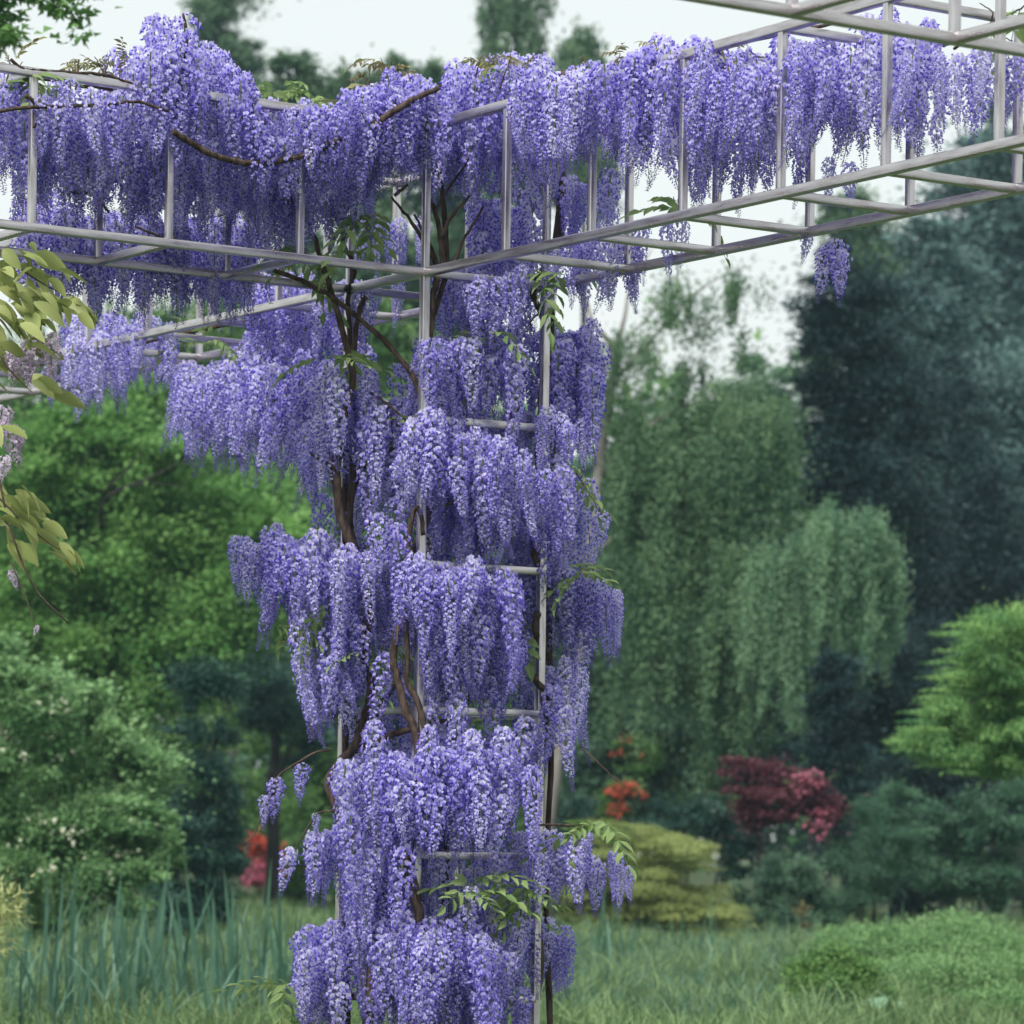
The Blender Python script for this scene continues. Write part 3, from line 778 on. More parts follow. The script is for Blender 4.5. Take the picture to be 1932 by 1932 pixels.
for path, w in [([(gpt[0]+.04, gpt[1], float(ground_z(gpt[0], gpt[1]))), (gpt[0]+.05, gpt[1]-.03, 2.0), cell(.05, 5.9, .05), cell(.04, 4.0, .04)], .022),
                ([cell(.05, 4.3, .04), near(-60, 410), near(-40, 470), near(-20, 600), near(-12, 800), near(10, 960), near(60, 1100), near(128, 1175)], .008),
                ([near(-30, 440), near(30, 500), near(90, 540), near(140, 560)], .005),
                ([near(-12, 930), near(40, 980), near(100, 1030), near(140, 1040)], .004),
                ([near(-20, 640), near(20, 700), near(60, 740)], .004), ([near(20, 1060), near(50, 1130), near(70, 1200)], .003)]:
    P = np.array(path)
    v, f, c = tube(P, np.linspace(w, w * .35, len(P)), 7, 5)
    link('stem', mesh_np('stem', v, [f, c], VINE_BARK if w > .006 else TWIG, True), vines['E'])
def big_leaves(u, v, ru, rv, n, face=0.0):
    for q in range(n):
        a = rng.uniform(-1, 1); b = rng.uniform(-1, 1)
        p = near(u + a * ru, v + b * rv, rng.normal(0, .10))
        put('E', BIG[rng.integers(len(BIG))], 'leaf', p, face + rng.normal(0, .7), rng.uniform(.75, 1.15), (rng.uniform(.2, 1.2) * rng.choice((-1, 1)), rng.uniform(.1, .8)))
for g in [(15, 490, 55, 28, 15), (40, 540, 75, 40, 22), (100, 570, 60, 34, 17), (20, 620, 40, 50, 16), (75, 725, 30, 20, 5), (20, 950, 40, 40, 14), (35, 1000, 45, 30, 12), (105, 1035, 22, 14, 5), (-25, 700, 30, 120, 14)]:
    big_leaves(*g)
for (u, v, i, s) in [(30, 650, 2, .7), (62, 640, 2, .8), (95, 628, 2, .75), (45, 665, 2, .6), (5, 765, 2, .8), (18, 800, 2, .75), (38, 812, 2, .45), (10, 860, 2, .5), (22, 1075, 2, .35), (70, 1180, 2, .2), (95, 690, 2, .45)]:
    put('E', PALE_RACEMES[i][1], 'flower_raceme', near(u, v, rng.normal(0, .05)), rng.uniform(0, 6), s * 1.35, (rng.normal(0, .1), rng.normal(0, .1)))

# ---------------------------------------------------------------- foliage builders
def leaf_quads(pos, axis, nrm, size, aspect, tri=True):
    axis = norm(axis); side = norm(np.cross(nrm, axis)); n2 = np.cross(axis, side)
    s = size[:, None]; w = (aspect * size)[:, None] if np.ndim(aspect) else aspect * s
    if tri:
        V = np.stack([pos - side*w*.55, pos + side*w*.55 + n2*w*.2, pos + axis*s], 1)
        return V.reshape(-1, 3), np.arange(len(pos) * 3, dtype=np.int32).reshape(-1, 3)
    V = np.stack([pos, pos + axis*s*.45 - side*w*.5 + n2*w*.18, pos + axis*s, pos + axis*s*.45 + side*w*.5 + n2*w*.18], 1)
    return V.reshape(-1, 3), np.arange(len(pos) * 4, dtype=np.int32).reshape(-1, 4)

def rdir(n):
    return norm(rng.normal(0, 1, (n, 3)))

FINE_N, FINE_S = 1.75, .76          # more and smaller leaves than the counts below
def crown_broad(lobes, d, n, leaf, aspect=.6, clump=.26, flat=.0, up=.7):
    """lobes in px: (u, v, ru, rv[, depth shift]); leaves gathered in clumps near the lobe surfaces"""
    n, leaf = int(n * FINE_N), leaf * FINE_S
    pos, ax, nr, tn = [], [], [], []
    area = np.array([l[2] * l[3] for l in lobes], float); area /= area.sum()
    for l, w in zip(lobes, area):
        dd = d + (l[4] if len(l) > 4 else 0)
        C = at(l[0], l[1], dd); rx, rz = l[2] * dd / FPX, l[3] * dd / FPX; ry = .75 * (rx * rz) ** .5 + .25 * rx
        m = max(6, int(26 * (rx * rz) ** .5))
        dirs = rdir(m); rad = rng.uniform(.25, 1, m) ** .45 * .86
        cc = C + dirs * rad[:, None] * (rx, ry, rz)
        cr = clump * min(rx, rz) * rng.uniform(.6, 1.3, m) + leaf * .6
        k = int(n * w)
        which = rng.choice(m, k, p=cr**2 / (cr**2).sum())
        aniso = np.exp(rng.normal(0, .4, (m, 3))) * (1.15, 1.15, .72)      # no two clumps of one shape
        q = rng.normal(0, .46, (k, 3)) * aniso[which]
        stray = rng.uniform(0, 1, k) < .15                                 # loose leaves between the clumps
        q[stray] *= 1.8
        p = cc[which] + q * cr[which][:, None]
        out = norm(p - C) * .5 + q * .7
        pos.append(p)
        ax.append(out + rdir(k) * .7 + np.array((0, 0, -.25)))
        nr.append(rdir(k) * .75 + np.array((0, 0, up)) + out * .35)
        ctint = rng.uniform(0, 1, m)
        tn.append(np.clip(.5 * ctint[which] ** 1.5 + .3 * rng.uniform(0, 1, k) + .22 * (q[:, 2] + .5), 0, 1))  # clump tops tinted lighter: sunlit highlights put into the leaf colour
    p = np.vstack(pos); s = leaf * rng.uniform(.65, 1.35, len(p))
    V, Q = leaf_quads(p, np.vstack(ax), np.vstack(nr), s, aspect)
    return V, Q, np.concatenate(tn)

def crown_weep(strands, d, n, leaf, aspect=.55, spread=.05):
    """strands: list of (start point, end point); leaves hang along them"""
    n, leaf = int(n * FINE_N), leaf * FINE_S
    st = np.array([s[0] for s in strands]); en = np.array([s[1] for s in strands])
    L = np.linalg.norm(en - st, axis=1)
    which = rng.choice(len(st), n, p=L / L.sum())
    t = rng.uniform(0, 1, n)
    p = st[which] + (en - st)[which] * t[:, None]
    p[:, 2] += 0
    sp = spread * rng.uniform(.4, 1.7, len(st))[which][:, None]
    p += rng.normal(0, 1, (n, 3)) * sp * (1 - .4 * t[:, None])
    ax = rdir(n) * .7 + np.array((0, 0, -.8))
    nr = rdir(n) + norm(np.stack([p[:, 0]*0, -np.ones(n), .6*np.ones(n)], 1)) * .6
    ct = rng.uniform(0, 1, len(st))
    V, Q = leaf_quads(p, ax, nr, leaf * rng.uniform(.65, 1.3, n), aspect)
    return V, Q, np.clip(.5 * ct[which] + .5 * rng.uniform(0, 1, n), 0, 1)

def weep_strands(lobes, d, m, lmin, lmax):
    out = []
    area = np.array([l[2] * l[3] for l in lobes], float); area /= area.sum()
    for l, w in zip(lobes, area):
        dd = d + (l[4] if len(l) > 4 else 0)
        C = at(l[0], l[1], dd); rx, rz = l[2] * dd / FPX, l[3] * dd / FPX; ry = .8 * rx
        k = max(3, int(m * w))
        q = rdir(k); q[:, 2] = np.abs(q[:, 2]) * rng.uniform(-.4, 1, k)
        r = rng.uniform(.35, 1, k) ** .5
        a = C + q * r[:, None] * (rx, ry, rz)
        ln = rng.uniform(lmin, lmax, k)
        b = a + np.stack([q[:, 0] * .12 * ln, q[:, 1] * .12 * ln, -ln], 1)
        out += list(zip(a, b))
    return out

def crown_conifer(base, top, rmax, n, leaf, aspect=.3, droop=.35, tiers=22, start=.08, power=.8):
    """branches in tiers round the leader, each carrying flat sprays"""
    n, leaf = int(n * FINE_N), leaf * FINE_S
    base, top = np.asarray(base), np.asarray(top); H = top - base
    m = tiers * 7
    t = np.sort(rng.uniform(start, 1, m)); az = rng.uniform(0, 6.283, m)
    ln = rmax * ((1 - t) ** power * .95 + .05) * rng.uniform(.6, 1.12, m)
    st = base + H * t[:, None]
    dr = np.stack([np.cos(az), np.sin(az), -droop * rng.uniform(.3, 1.4, m) + .5 * t ** 3], 1)
    which = rng.choice(m, n, p=(ln + .05*rmax) / (ln + .05*rmax).sum())
    s = rng.uniform(0, 1, n) ** .65
    p = st[which] + dr[which] * (ln[which] * s)[:, None]
    p[:, 2] -= .12 * ln[which] * s ** 2
    side = np.stack([-np.sin(az), np.cos(az), 0 * az], 1)[which]
    wsp = .26 * ln[which] * (1.1 - s) + .04
    p += side * (rng.normal(0, 1, n) * wsp)[:, None] + np.array((0, 0, 1.)) * (rng.normal(0, .045 * rmax * .6 + .02, n))[:, None]
    ax = dr[which] + side * rng.normal(0, .7, n)[:, None] + rdir(n) * .4
    nr = rdir(n) * .6 + np.array((0, 0, .8))
    ct = rng.uniform(0, 1, m)
    V, Q = leaf_quads(p, ax, nr, leaf * rng.uniform(.6, 1.4, n), aspect)
    return V, Q, np.clip(.4 * ct[which] + .35 * rng.uniform(0, 1, n) + .25 * s, 0, 1)

def crown_pads(pads, n, leaf, aspect=.5):
    """flat drooping foliage shelves: (centre, rx, ry, thickness)"""
    n, leaf = int(n * FINE_N), leaf * FINE_S
    area = np.array([q[1] * q[2] for q in pads]); area = area / area.sum()
    pos, ax, nr, tn = [], [], [], []
    for (C, rx, ry, th), w in zip(pads, area):
        k = int(n * w)
        a = rng.uniform(0, 6.283, k); r = rng.uniform(0, 1, k) ** .5
        x, y = np.cos(a) * r, np.sin(a) * r
        lump = 1 + .18 * np.sin(a * 5 + rng.uniform(0, 6)) * r
        p = np.asarray(C) + np.stack([x * rx * lump, y * ry * lump, th * (.9 - 1.5 * r**2) * .6 + rng.normal(0, th * .28, k)], 1)
        pos.append(p); ax.append(np.stack([x, y, -.35 - .5 * r], 1) + rdir(k) * .45)
        nr.append(np.array((0, 0, 1.)) + np.stack([x, y, 0 * x], 1) * .5 + rdir(k) * .4)
        tn.append(np.clip(.3 + .4 * rng.uniform(0, 1, k) + .3 * rng.normal(0, .5) , 0, 1))
    p = np.vstack(pos)
    V, Q = leaf_quads(p, np.vstack(ax), np.vstack(nr), leaf * rng.uniform(.65, 1.35, len(p)), aspect)
    return V, Q, np.concatenate(tn)

def gpoint(u, d):
    x = (u - 966) / FPX * d
    return np.array((x, d, float(ground_z(x, d))))

def tree(name, label, cat, base, crown, mat, trunk=None, bark=BARK_DARK, group=None, crown_name='crown', limbs=None, flowers=None):
    """trunk: list of (point, radius); limbs: lists of the same, joined as one part"""
    root = empty(name, base, label, cat, group)
    if trunk is not None:
        v, f, c = tube([q[0] for q in trunk], [q[1] for q in trunk], 9, 5)
        link('trunk', mesh_np('trunk', v, [f, c], bark, True), root)
    for lb in (limbs or []):
        v, f, c = tube([q[0] for q in lb], [q[1] for q in lb], 6, 5)
        link('limb', mesh_np('limb', v, [f, c], bark, True), root)
    if crown is not None:
        V, Q, T = crown
        link(crown_name, mesh_np(crown_name, V, Q, mat, False, T), root)
    if flowers is not None:
        (V, Q, T), fm = flowers
        link('blossom_or_fleck', mesh_np('blossom_or_fleck', V, Q, fm, False, T), root)
    return root

def simple_trunk(u, d, vtop, r, lean=0):
    b = gpoint(u, d); t = at(u + lean, vtop, d)
    mid = (b + t) / 2 + np.array((rng.normal(0, .05), 0, 0))
    return [(b - np.array((0, 0, .1)), r), (b + (mid - b) * .5, r * .85), (mid, r * .7), (t, r * .3)]

def limbs_to(trunk, targets, r):
    out = []
    for (p, h) in targets:
        a = trunk[0][0] + (trunk[-1][0] - trunk[0][0]) * h
        m = (a + p) / 2 + np.array((0, 0, .12 * np.linalg.norm(p - a)))
        out.append([(a, r), (m, r * .7), (p, r * .25)])
    return out

# ---- left of the column
d = 52
tk = simple_trunk(215, d, 1000, .11)
tree('maple_tree', 'bright green spreading maple with dark bare limbs showing below the hanging flowers', 'tree', gpoint(215, d),
     crown_broad([(60, 900, 130, 130), (200, 860, 150, 120), (380, 960, 150, 130, 1), (470, 1060, 120, 120), (150, 1050, 200, 140), (330, 1150, 170, 130), (80, 1200, 150, 130), (520, 960, 90, 90, 1.5), (280, 790, 120, 70, 1), (200, 1270, 150, 100, -.5), (330, 1250, 110, 90, -.5)], d, 74000, .095, .75, .28),
     M_MAPLE, tk, BARK_DARK,
     limbs=[[(at(190, 1000, d-.6), .035), (at(200, 940, d-.9), .03), (at(275, 905, d-1.0), .022), (at(350, 868, d-1.0), .01)], [(at(190, 932, d-.95), .02), (at(240, 885, d-1), .014), (at(275, 845, d-1), .006)], [(at(250, 915, d-1), .012), (at(300, 912, d-1), .01), (at(350, 918, d-1), .006)], [(at(215, 1100, d), .06), (at(330, 1040, d), .04), (at(470, 1000, d), .015)],
            [(at(215, 1080, d), .06), (at(120, 960, d), .04), (at(60, 900, d), .015)]])
d = 38
tree('viburnum_shrub', 'pale fresh-green leafy shrub with cream flecks for leaf highlights behind the iris leaves', 'shrub', gpoint(120, d),
     crown_broad([(60, 1350, 110, 120), (40, 1500, 130, 130), (170, 1460, 120, 120, .5), (230, 1590, 110, 110), (100, 1650, 150, 120), (270, 1680, 60, 60, -.3), (-20, 1260, 80, 90), (250, 1480, 90, 90, .6), (140, 1320, 80, 80, .6), (300, 1590, 50, 60)], d, 50000, .062, .72, .24),
     M_SHRUB, simple_trunk(110, d, 1500, .04), BARK_DARK, limbs=limbs_to(simple_trunk(110, d, 1500, .04), [(at(40, 1450, d), .4), (at(200, 1550, d), .3), (at(80, 1350, d), .7)], .02),
     flowers=(crown_broad([(60, 1380, 110, 110, -.4), (200, 1600, 110, 100, -.4), (60, 1600, 120, 100, -.4)], d, 150, .05, 1.0, .1), M_CREAM))  # cream flecks added in place of whitish highlights on the leaves
d = 45
tree('yew_bush', 'dark blue-green yew bush beside the pale shrub', 'shrub', gpoint(410, d),
     crown_broad([(390, 1330, 70, 100), (405, 1470, 62, 110), (370, 1560, 75, 110), (400, 1640, 56, 110), (350, 1690, 80, 90)], d, 36000, .065, .38, .3),
     M_YEW, simple_trunk(405, d, 1400, .05), BARK_DARK)
d = 82
tk = simple_trunk(230, d, 800, .16)
tree('lime_tree', 'tall green tree showing through the gaps beneath the receding beam', 'tree', gpoint(230, d),
     crown_broad([(80, 700, 150, 110), (270, 660, 150, 100), (440, 640, 130, 100), (560, 700, 100, 110), (0, 850, 150, 150), (250, 840, 200, 140), (450, 850, 150, 140), (130, 1000, 200, 150), (400, 1050, 200, 150)], d, 26000, .16, .7, .28), M_WOOD, tk, BARK_DARK,
     limbs=limbs_to(tk, [(at(80, 720, d), .8), (at(430, 660, d), .85)], .07))
d = 62
tree('holly_tree', 'dark evergreen filling the shade between the maple and the yew bush', 'tree', gpoint(330, d),
     crown_broad([(400, 1180, 110, 100), (290, 1330, 150, 120), (480, 1330, 70, 130), (150, 1400, 170, 150), (420, 1500, 120, 120), (250, 1560, 180, 120), (60, 1580, 160, 130), (560, 1560, 60, 80, 4)], d, 30000, .10, .6, .28), M_WOOD, simple_trunk(330, d, 1250, .1), BARK_DARK)
d = 68
tk = simple_trunk(600, d, 1050, .12)
tree('lime_tree', 'soft mid-green tree standing behind the lower half of the ladder column', 'tree', gpoint(600, d),
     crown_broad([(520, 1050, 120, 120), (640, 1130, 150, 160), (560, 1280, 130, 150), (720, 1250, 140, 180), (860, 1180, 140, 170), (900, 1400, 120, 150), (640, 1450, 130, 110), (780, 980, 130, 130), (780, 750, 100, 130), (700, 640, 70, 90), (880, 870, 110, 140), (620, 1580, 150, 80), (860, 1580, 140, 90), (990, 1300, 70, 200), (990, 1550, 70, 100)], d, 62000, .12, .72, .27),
     M_WOOD, tk, BARK_DARK, limbs=limbs_to(tk, [(at(640, 1130, d), .5), (at(860, 1180, d), .5), (at(540, 1080, d), .7), (at(780, 800, d), .95)], .05))
d = 56
tk = [(gpoint(512, d) - np.array((0, 0, .1)), .11), (at(516, 1600, d), .10), (at(512, 1480, d), .085), (at(520, 1400, d), .06), (at(500, 1330, d), .03)]
tree('dark_tree', 'slim tree with a straight dark trunk behind the red azalea', 'tree', gpoint(512, d),
     crown_broad([(520, 1330, 70, 70), (480, 1260, 70, 80, 1), (560, 1390, 60, 60, 1)], d, 9000, .08, .6, .28), M_YEW, tk, BARK_DARK, limbs=[[(at(515, 1500, d), .05), (at(540, 1430, d), .035), (at(560, 1380, d), .015)]])
d = 60
tree('azalea_bush', 'red flowering azalea beside the slim dark trunk', 'shrub', gpoint(495, d), crown_broad([(496, 1600, 34, 32), (440, 1600, 22, 16)], d, 2600, .07, .8, .3), M_REDF, simple_trunk(496, d, 1640, .03), BARK_BROWN, crown_name='blossom_crown')
tree('azalea_bush', 'pink flowering azalea growing below the red one', 'shrub', gpoint(494, d - 1.2), crown_broad([(494, 1648, 36, 28)], d - 1.2, 2200, .07, .8, .3), M_PINKF, simple_trunk(494, d - 1.2, 1670, .03), BARK_BROWN, crown_name='blossom_crown')

# ---- right of the column
d = 57
bl = [(1250, 770, 100, 60), (1390, 770, 90, 70), (1310, 690, 40, 60), (1205, 860, 80, 110), (1340, 850, 130, 120), (1440, 830, 70, 100), (1235, 1050, 95, 140), (1380, 1040, 110, 130), (1280, 1180, 140, 130), (1400, 1250, 80, 110)]
tk = [(gpoint(1038, d) - np.array((0, 0, .1)), .13), (at(1043, 1480, d), .115), (at(1085, 1280, d), .10), (at(1118, 1000, d), .085), (at(1142, 800, d), .07), (at(1158, 700, d), .06), (at(1150, 640, d), .05)]
bl_l = [[(at(1155, 690, d), .05), (at(1178, 600, d), .035), (at(1190, 540, d), .02), (at(1230, 470, d), .01)], [(at(1150, 645, d), .045), (at(1120, 610, d), .035), (at(1105, 560, d), .02)],
        [(at(1160, 720, d), .035), (at(1230, 640, d), .025), (at(1330, 540, d), .015), (at(1420, 500, d), .006)], [(at(1165, 660, d), .02), (at(1220, 600, d), .014), (at(1260, 560, d), .008)],
        [(at(1130, 900, d), .05), (at(1230, 800, d), .035), (at(1360, 740, d), .015)], [(at(1110, 1050, d), .05), (at(1220, 980, d), .03), (at(1380, 960, d), .012)]]
tree('weeping_birch', 'tall weeping birch with a leaning pale trunk close beside the ladder column', 'tree', gpoint(1038, d),
     crown_weep(weep_strands(bl, d, 300, .3, 2.0) + weep_strands([(1405, 520, 40, 40), (1290, 545, 60, 40), (1310, 600, 24, 40), (1190, 640, 50, 50), (1410, 640, 20, 40), (1150, 720, 50, 60)], d, 44, .25, .8), d, 74000, .072, .6, .115), M_BIRCH, tk, BARK_BIRCH, limbs=bl_l)
d = 63
tree('understorey_tree', 'soft green tree filling in below the weeping birch crown', 'tree', gpoint(1260, d),
     crown_broad([(1180, 1250, 110, 110), (1320, 1330, 140, 120), (1180, 1420, 90, 110), (1400, 1400, 80, 90), (1270, 1500, 120, 90), (1120, 1480, 70, 110), (1100, 1200, 70, 200)], d, 40000, .10, .62, .28), M_SAGE, simple_trunk(1260, d, 1250, .09), BARK_BROWN,
     limbs=[[(at(1180, 1205, d-2), .02), (at(1240, 1196, d-2), .02), (at(1330, 1190, d-2), .025), (at(1385, 1178, d-2), .02)]])
d = 54
sl = [(1590, 985, 85, 65), (1530, 1040, 60, 70), (1650, 1045, 52, 80), (1490, 1120, 40, 80), (1570, 1060, 60, 60), (1510, 1220, 26, 60), (1455, 1060, 40, 70)]
tk = simple_trunk(1570, d, 1000, .035)
tree('weeping_tree', 'small round-topped weeping tree in front of the dark conifer', 'tree', gpoint(1560, d),
     crown_weep(weep_strands(sl, d, 170, .25, 1.8), d, 34000, .06, .6, .07), M_BEECH, tk, BARK_DARK, limbs=limbs_to(tk, [(at(1620, 1000, d), .95), (at(1530, 1040, d), .9)], .025))
def both(*cs):
    V, Q, T, o = [], [], [], 0
    for v, q, t in cs:
        V.append(v); Q.append(q + o); T.append(t); o += len(v)
    return np.vstack(V), np.vstack(Q), np.concatenate(T)
d = 64
tree('dark_cypress', 'near-black conifer with a ragged pointed top', 'tree', gpoint(1610, d),
     both(crown_conifer(gpoint(1590, d), at(1575, 450, d), 1.5, 22000, .13, .36, .1, 30, .3, .55),
          crown_broad([(1560, 560, 66, 70), (1640, 590, 80, 90), (1600, 680, 110, 90), (1670, 770, 110, 110), (1570, 800, 80, 100), (1620, 900, 140, 110), (1560, 1040, 100, 140), (1680, 1040, 120, 130), (1600, 1220, 150, 130)], d, 42000, .12, .4, .34)), M_DARK,
     simple_trunk(1605, d, 560, .16), BARK_DARK)
d = 72
tree('dark_cypress', 'broad dark conifer beside and behind the ragged pointed one', 'tree', gpoint(1790, d),
     crown_broad([(1780, 780, 90, 110), (1800, 920, 120, 130), (1760, 1080, 130, 140), (1880, 1050, 120, 160), (1840, 1230, 150, 140), (1740, 1330, 130, 130), (1920, 1320, 120, 140), (1850, 1450, 150, 120), (1700, 1480, 130, 110)], d, 44000, .14, .42, .32), M_DARK, simple_trunk(1790, d, 800, .18), BARK_DARK)
d = 98
tree('pine_tree', 'tall hazy blue-green pine rising above the steel rails behind the black conifers', 'tree', gpoint(1870, d),
     both(crown_broad([(1880, 300, 90, 70), (1800, 360, 60, 50), (1930, 420, 100, 90), (1840, 480, 110, 90), (1930, 600, 120, 110), (1830, 640, 110, 100)], d, 20000, .22, .45, .34), crown_conifer(gpoint(1880, d), at(1885, 190, d), 2.6, 9000, .22, .45, .4, 20, .4, .6)), M_PINE_HAZE, simple_trunk(1875, d, 320, .2), BARK_DARK)
d = 88
tree('pine_tree', 'hazy soft blue-green pine between the black conifer and the tallest pine', 'tree', gpoint(1735, d),
     crown_broad([(1740, 450, 50, 50), (1760, 540, 80, 80), (1720, 620, 90, 80), (1780, 720, 100, 100), (1720, 800, 90, 110)], d, 18000, .2, .45, .34), M_PINE_HAZE, simple_trunk(1735, d, 480, .16), BARK_DARK)
d = 80
tree('pine_tree', 'lower hazy pine with soft drooping branches in front of the tallest one', 'tree', gpoint(1930, d),
     crown_broad([(1920, 740, 90, 90), (1870, 840, 90, 90), (1940, 920, 100, 110), (1860, 1000, 80, 90), (1930, 1080, 100, 100)], d, 20000, .17, .42, .34), M_PINE_HAZE, simple_trunk(1930, d, 760, .16), BARK_DARK)
d = 78
tk = simple_trunk(1440, d, 800, .12)
tree('ash_tree', 'yellow-green treetop between the weeping birch and the dark conifer', 'tree', gpoint(1440, d),
     crown_broad([(1450, 720, 70, 60), (1520, 690, 60, 40), (1400, 800, 90, 90), (1300, 900, 120, 140), (1150, 950, 110, 160), (1480, 840, 70, 100)], d, 26000, .12, .6, .27), M_BEECH, tk, BARK_DARK, limbs=limbs_to(tk, [(at(1450, 740, d), .95), (at(1320, 880, d), .8)], .05))
d = 40
pads = []
while len(pads) < 230:
    v = rng.uniform(1150, 1465); u = rng.uniform(1700, 2060)
    if u < np.interp(v, [1150, 1200, 1300, 1350, 1400, 1430, 1465], [1850, 1815, 1790, 1745, 1715, 1740, 1850]): continue
    r_ = rng.uniform(12, 36) * d / FPX
    pads.append((at(u, v, d + rng.normal(0, .4)), r_ * 1.2, r_, r_ * .7))
for q in range(70):
    v = rng.uniform(1150, 1460)
    u = np.interp(v, [1150, 1200, 1300, 1350, 1400, 1430, 1465], [1850, 1815, 1790, 1745, 1715, 1740, 1850]) + rng.uniform(-22, 40)
    r_ = rng.uniform(16, 34) * d / FPX
    pads.append((at(u, v, d + rng.normal(0, .4)), r_ * 1.5, r_ * .5, r_ * .16))
tk = [(gpoint(2060, d) - np.array((0, 0, .1)), .06), (at(2050, 1600, d), .05), (at(2000, 1400, d), .035), (at(1950, 1250, d), .015)]
tree('maple_tree', 'lime-green maple with drooping feathered tiers in front of the dark conifers', 'tree', gpoint(2060, d), both(crown_pads(pads, 26000, .06, .32), crown_broad([(1900, 1200, 60, 50), (1850, 1270, 60, 50), (1930, 1300, 80, 70), (1810, 1360, 65, 45), (1890, 1400, 90, 50), (1760, 1405, 45, 26), (1960, 1400, 90, 60)], d, 16000, .06, .4, .4)), M_LIME, tk, BARK_DARK,
     limbs=[[(at(2000, 1400, d), .02), (at(1900, 1390, d), .014), (at(1780, 1410, d), .005)], [(at(1990, 1360, d), .02), (at(1880, 1310, d), .012), (at(1800, 1340, d), .005)], [(at(1975, 1320, d), .02), (at(1900, 1230, d), .01)]])
d = 57
tk = [(gpoint(1612, d) - np.array((0, 0, .1)), .16), (at(1610, 1520, d), .13), (at(1604, 1430, d), .115), (at(1606, 1330, d), .09), (at(1606, 1200, d), .05)]
tree('dark_tree', 'dark evergreen with a stout bare trunk above the feathery shrub', 'tree', gpoint(1612, d),
     crown_broad([(1600, 1340, 110, 70), (1520, 1310, 70, 60), (1690, 1330, 90, 80), (1600, 1220, 110, 90), (1760, 1380, 70, 70), (1740, 1250, 100, 100), (1500, 1400, 50, 50)], d, 34000, .08, .4, .28), M_DARK, tk, BARK_DARK)
d = 46
pads = []
while len(pads) < 230:
    v = rng.uniform(1552, 1800); u = rng.uniform(1030, 1435)
    lo, hi = np.interp(v, [1550, 1600, 1680, 1740, 1800], [1120, 1060, 1040, 1040, 1130]), np.interp(v, [1550, 1580, 1640, 1700, 1760, 1800], [1240, 1300, 1345, 1365, 1425, 1420])
    if not lo < u < hi: continue
    r_ = rng.uniform(22, 58) * d / FPX
    pads.append((at(u, v, d + rng.normal(0, .35)), r_ * 1.3, r_, r_ * .24))
tk = [(gpoint(1118, d) - np.array((0, 0, .1)), .05), (at(1118, 1800, d), .045), (at(1108, 1760, d), .035), (at(1130, 1690, d), .025), (at(1190, 1600, d), .01)]
tree('japanese_maple', 'low mounded yellow-green maple with layered shelves on dark forked trunks', 'tree', gpoint(1118, d), crown_pads(pads, 46000, .055, .4), M_YELLOW, tk, BARK_DARK,
     limbs=[[(at(1118, 1815, d), .035), (at(1135, 1790, d), .028), (at(1165, 1755, d), .02), (at(1250, 1700, d), .01)], [(at(1112, 1790, d), .03), (at(1092, 1765, d), .02), (at(1085, 1720, d), .01)], [(at(1120, 1800, d), .02), (at(1160, 1775, d-.1), .016), (at(1230, 1745, d-.1), .01), (at(1330, 1745, d), .005)]])
def shrub(name, label, u, d, lobes, n, leaf, mat, asp=.5, cl=.28, group=None, fl=None):
    tk = simple_trunk(u, d, lobes[0][1], .03)
    return tree(name, label, 'shrub', gpoint(u, d), crown_broad(lobes, d, n, leaf, asp, cl), mat, tk, BARK_DARK, group, 'foliage', limbs_to(tk, [(at(l[0], l[1], d), .5) for l in lobes[:3]], .014), fl)
shrub('bramble_bush', 'low mid-green bush on the far side of the iris bed', 560, 63, [(560, 1640, 60, 60), (600, 1690, 60, 50), (500, 1700, 60, 40)], 9000, .09, M_WOOD)
shrub('camellia_bush', 'glossy dark bush directly above the grey-green mound', 1365, 54, [(1365, 1580, 55, 45), (1330, 1540, 40, 40), (1400, 1620, 40, 40)], 11000, .07, M_CAM)
shrub('dark_bush', 'near-black bush hiding the foot of the small weeping tree', 1560, 53, [(1575, 1420, 55, 80), (1570, 1300, 45, 70), (1600, 1500, 50, 50), (1540, 1350, 45, 60)], 16000, .07, M_DARK, .5)
shrub('box_mound', 'grey-green rounded mound shrub next to the yellow-green maple', 1475, 50, [(1470, 1640, 80, 40), (1520, 1670, 50, 40), (1420, 1680, 50, 50), (1470, 1720, 80, 50)], 20000, .05, M_SAGE)
shrub('feathery_shrub', 'upright feathery teal shrub under the stout bare trunk', 1650, 51, [(1650, 1580, 80, 80), (1620, 1660, 80, 80), (1690, 1650, 60, 80), (1690, 1520, 45, 50), (1580, 1720, 60, 40)], 28000, .055, M_TEAL, .3)
shrub('laurel_bush', 'mid-green spreading bush behind the ferny ground cover', 1850, 55, [(1850, 1560, 80, 70), (1920, 1530, 60, 70), (1800, 1640, 90, 70), (1900, 1660, 90, 70), (1760, 1560, 40, 60)], 28000, .07, M_TEAL, .5)
shrub('dark_bush', 'low dark bush between the feathery shrub and the spreading mid-green bush', 1740, 57, [(1740, 1640, 60, 70), (1760, 1580, 50, 60), (1720, 1710, 60, 40), (1560, 1600, 60, 60)], 14000, .07, M_DARK, .5)
shrub('azalea_bush', 'orange-red azalea below the birch crown', 1180, 60, [(1180, 1500, 42, 24), (1165, 1530, 34, 16)], 5000, .07, M_WOOD, .7, .3, None, (crown_broad([(1185, 1495, 40, 20, -.3), (1160, 1525, 26, 14, -.3)], 60, 260, .06, .8, .5), M_REDF))
shrub('azalea_bush', 'small rust-coloured azalea high under the birch branches', 1195, 62, [(1195, 1425, 44, 34)], 4000, .07, M_WOOD, .7, .3, None, (crown_broad([(1190, 1410, 44, 30, -.3)], 62, 40, .06, .8, .5), M_REDF))
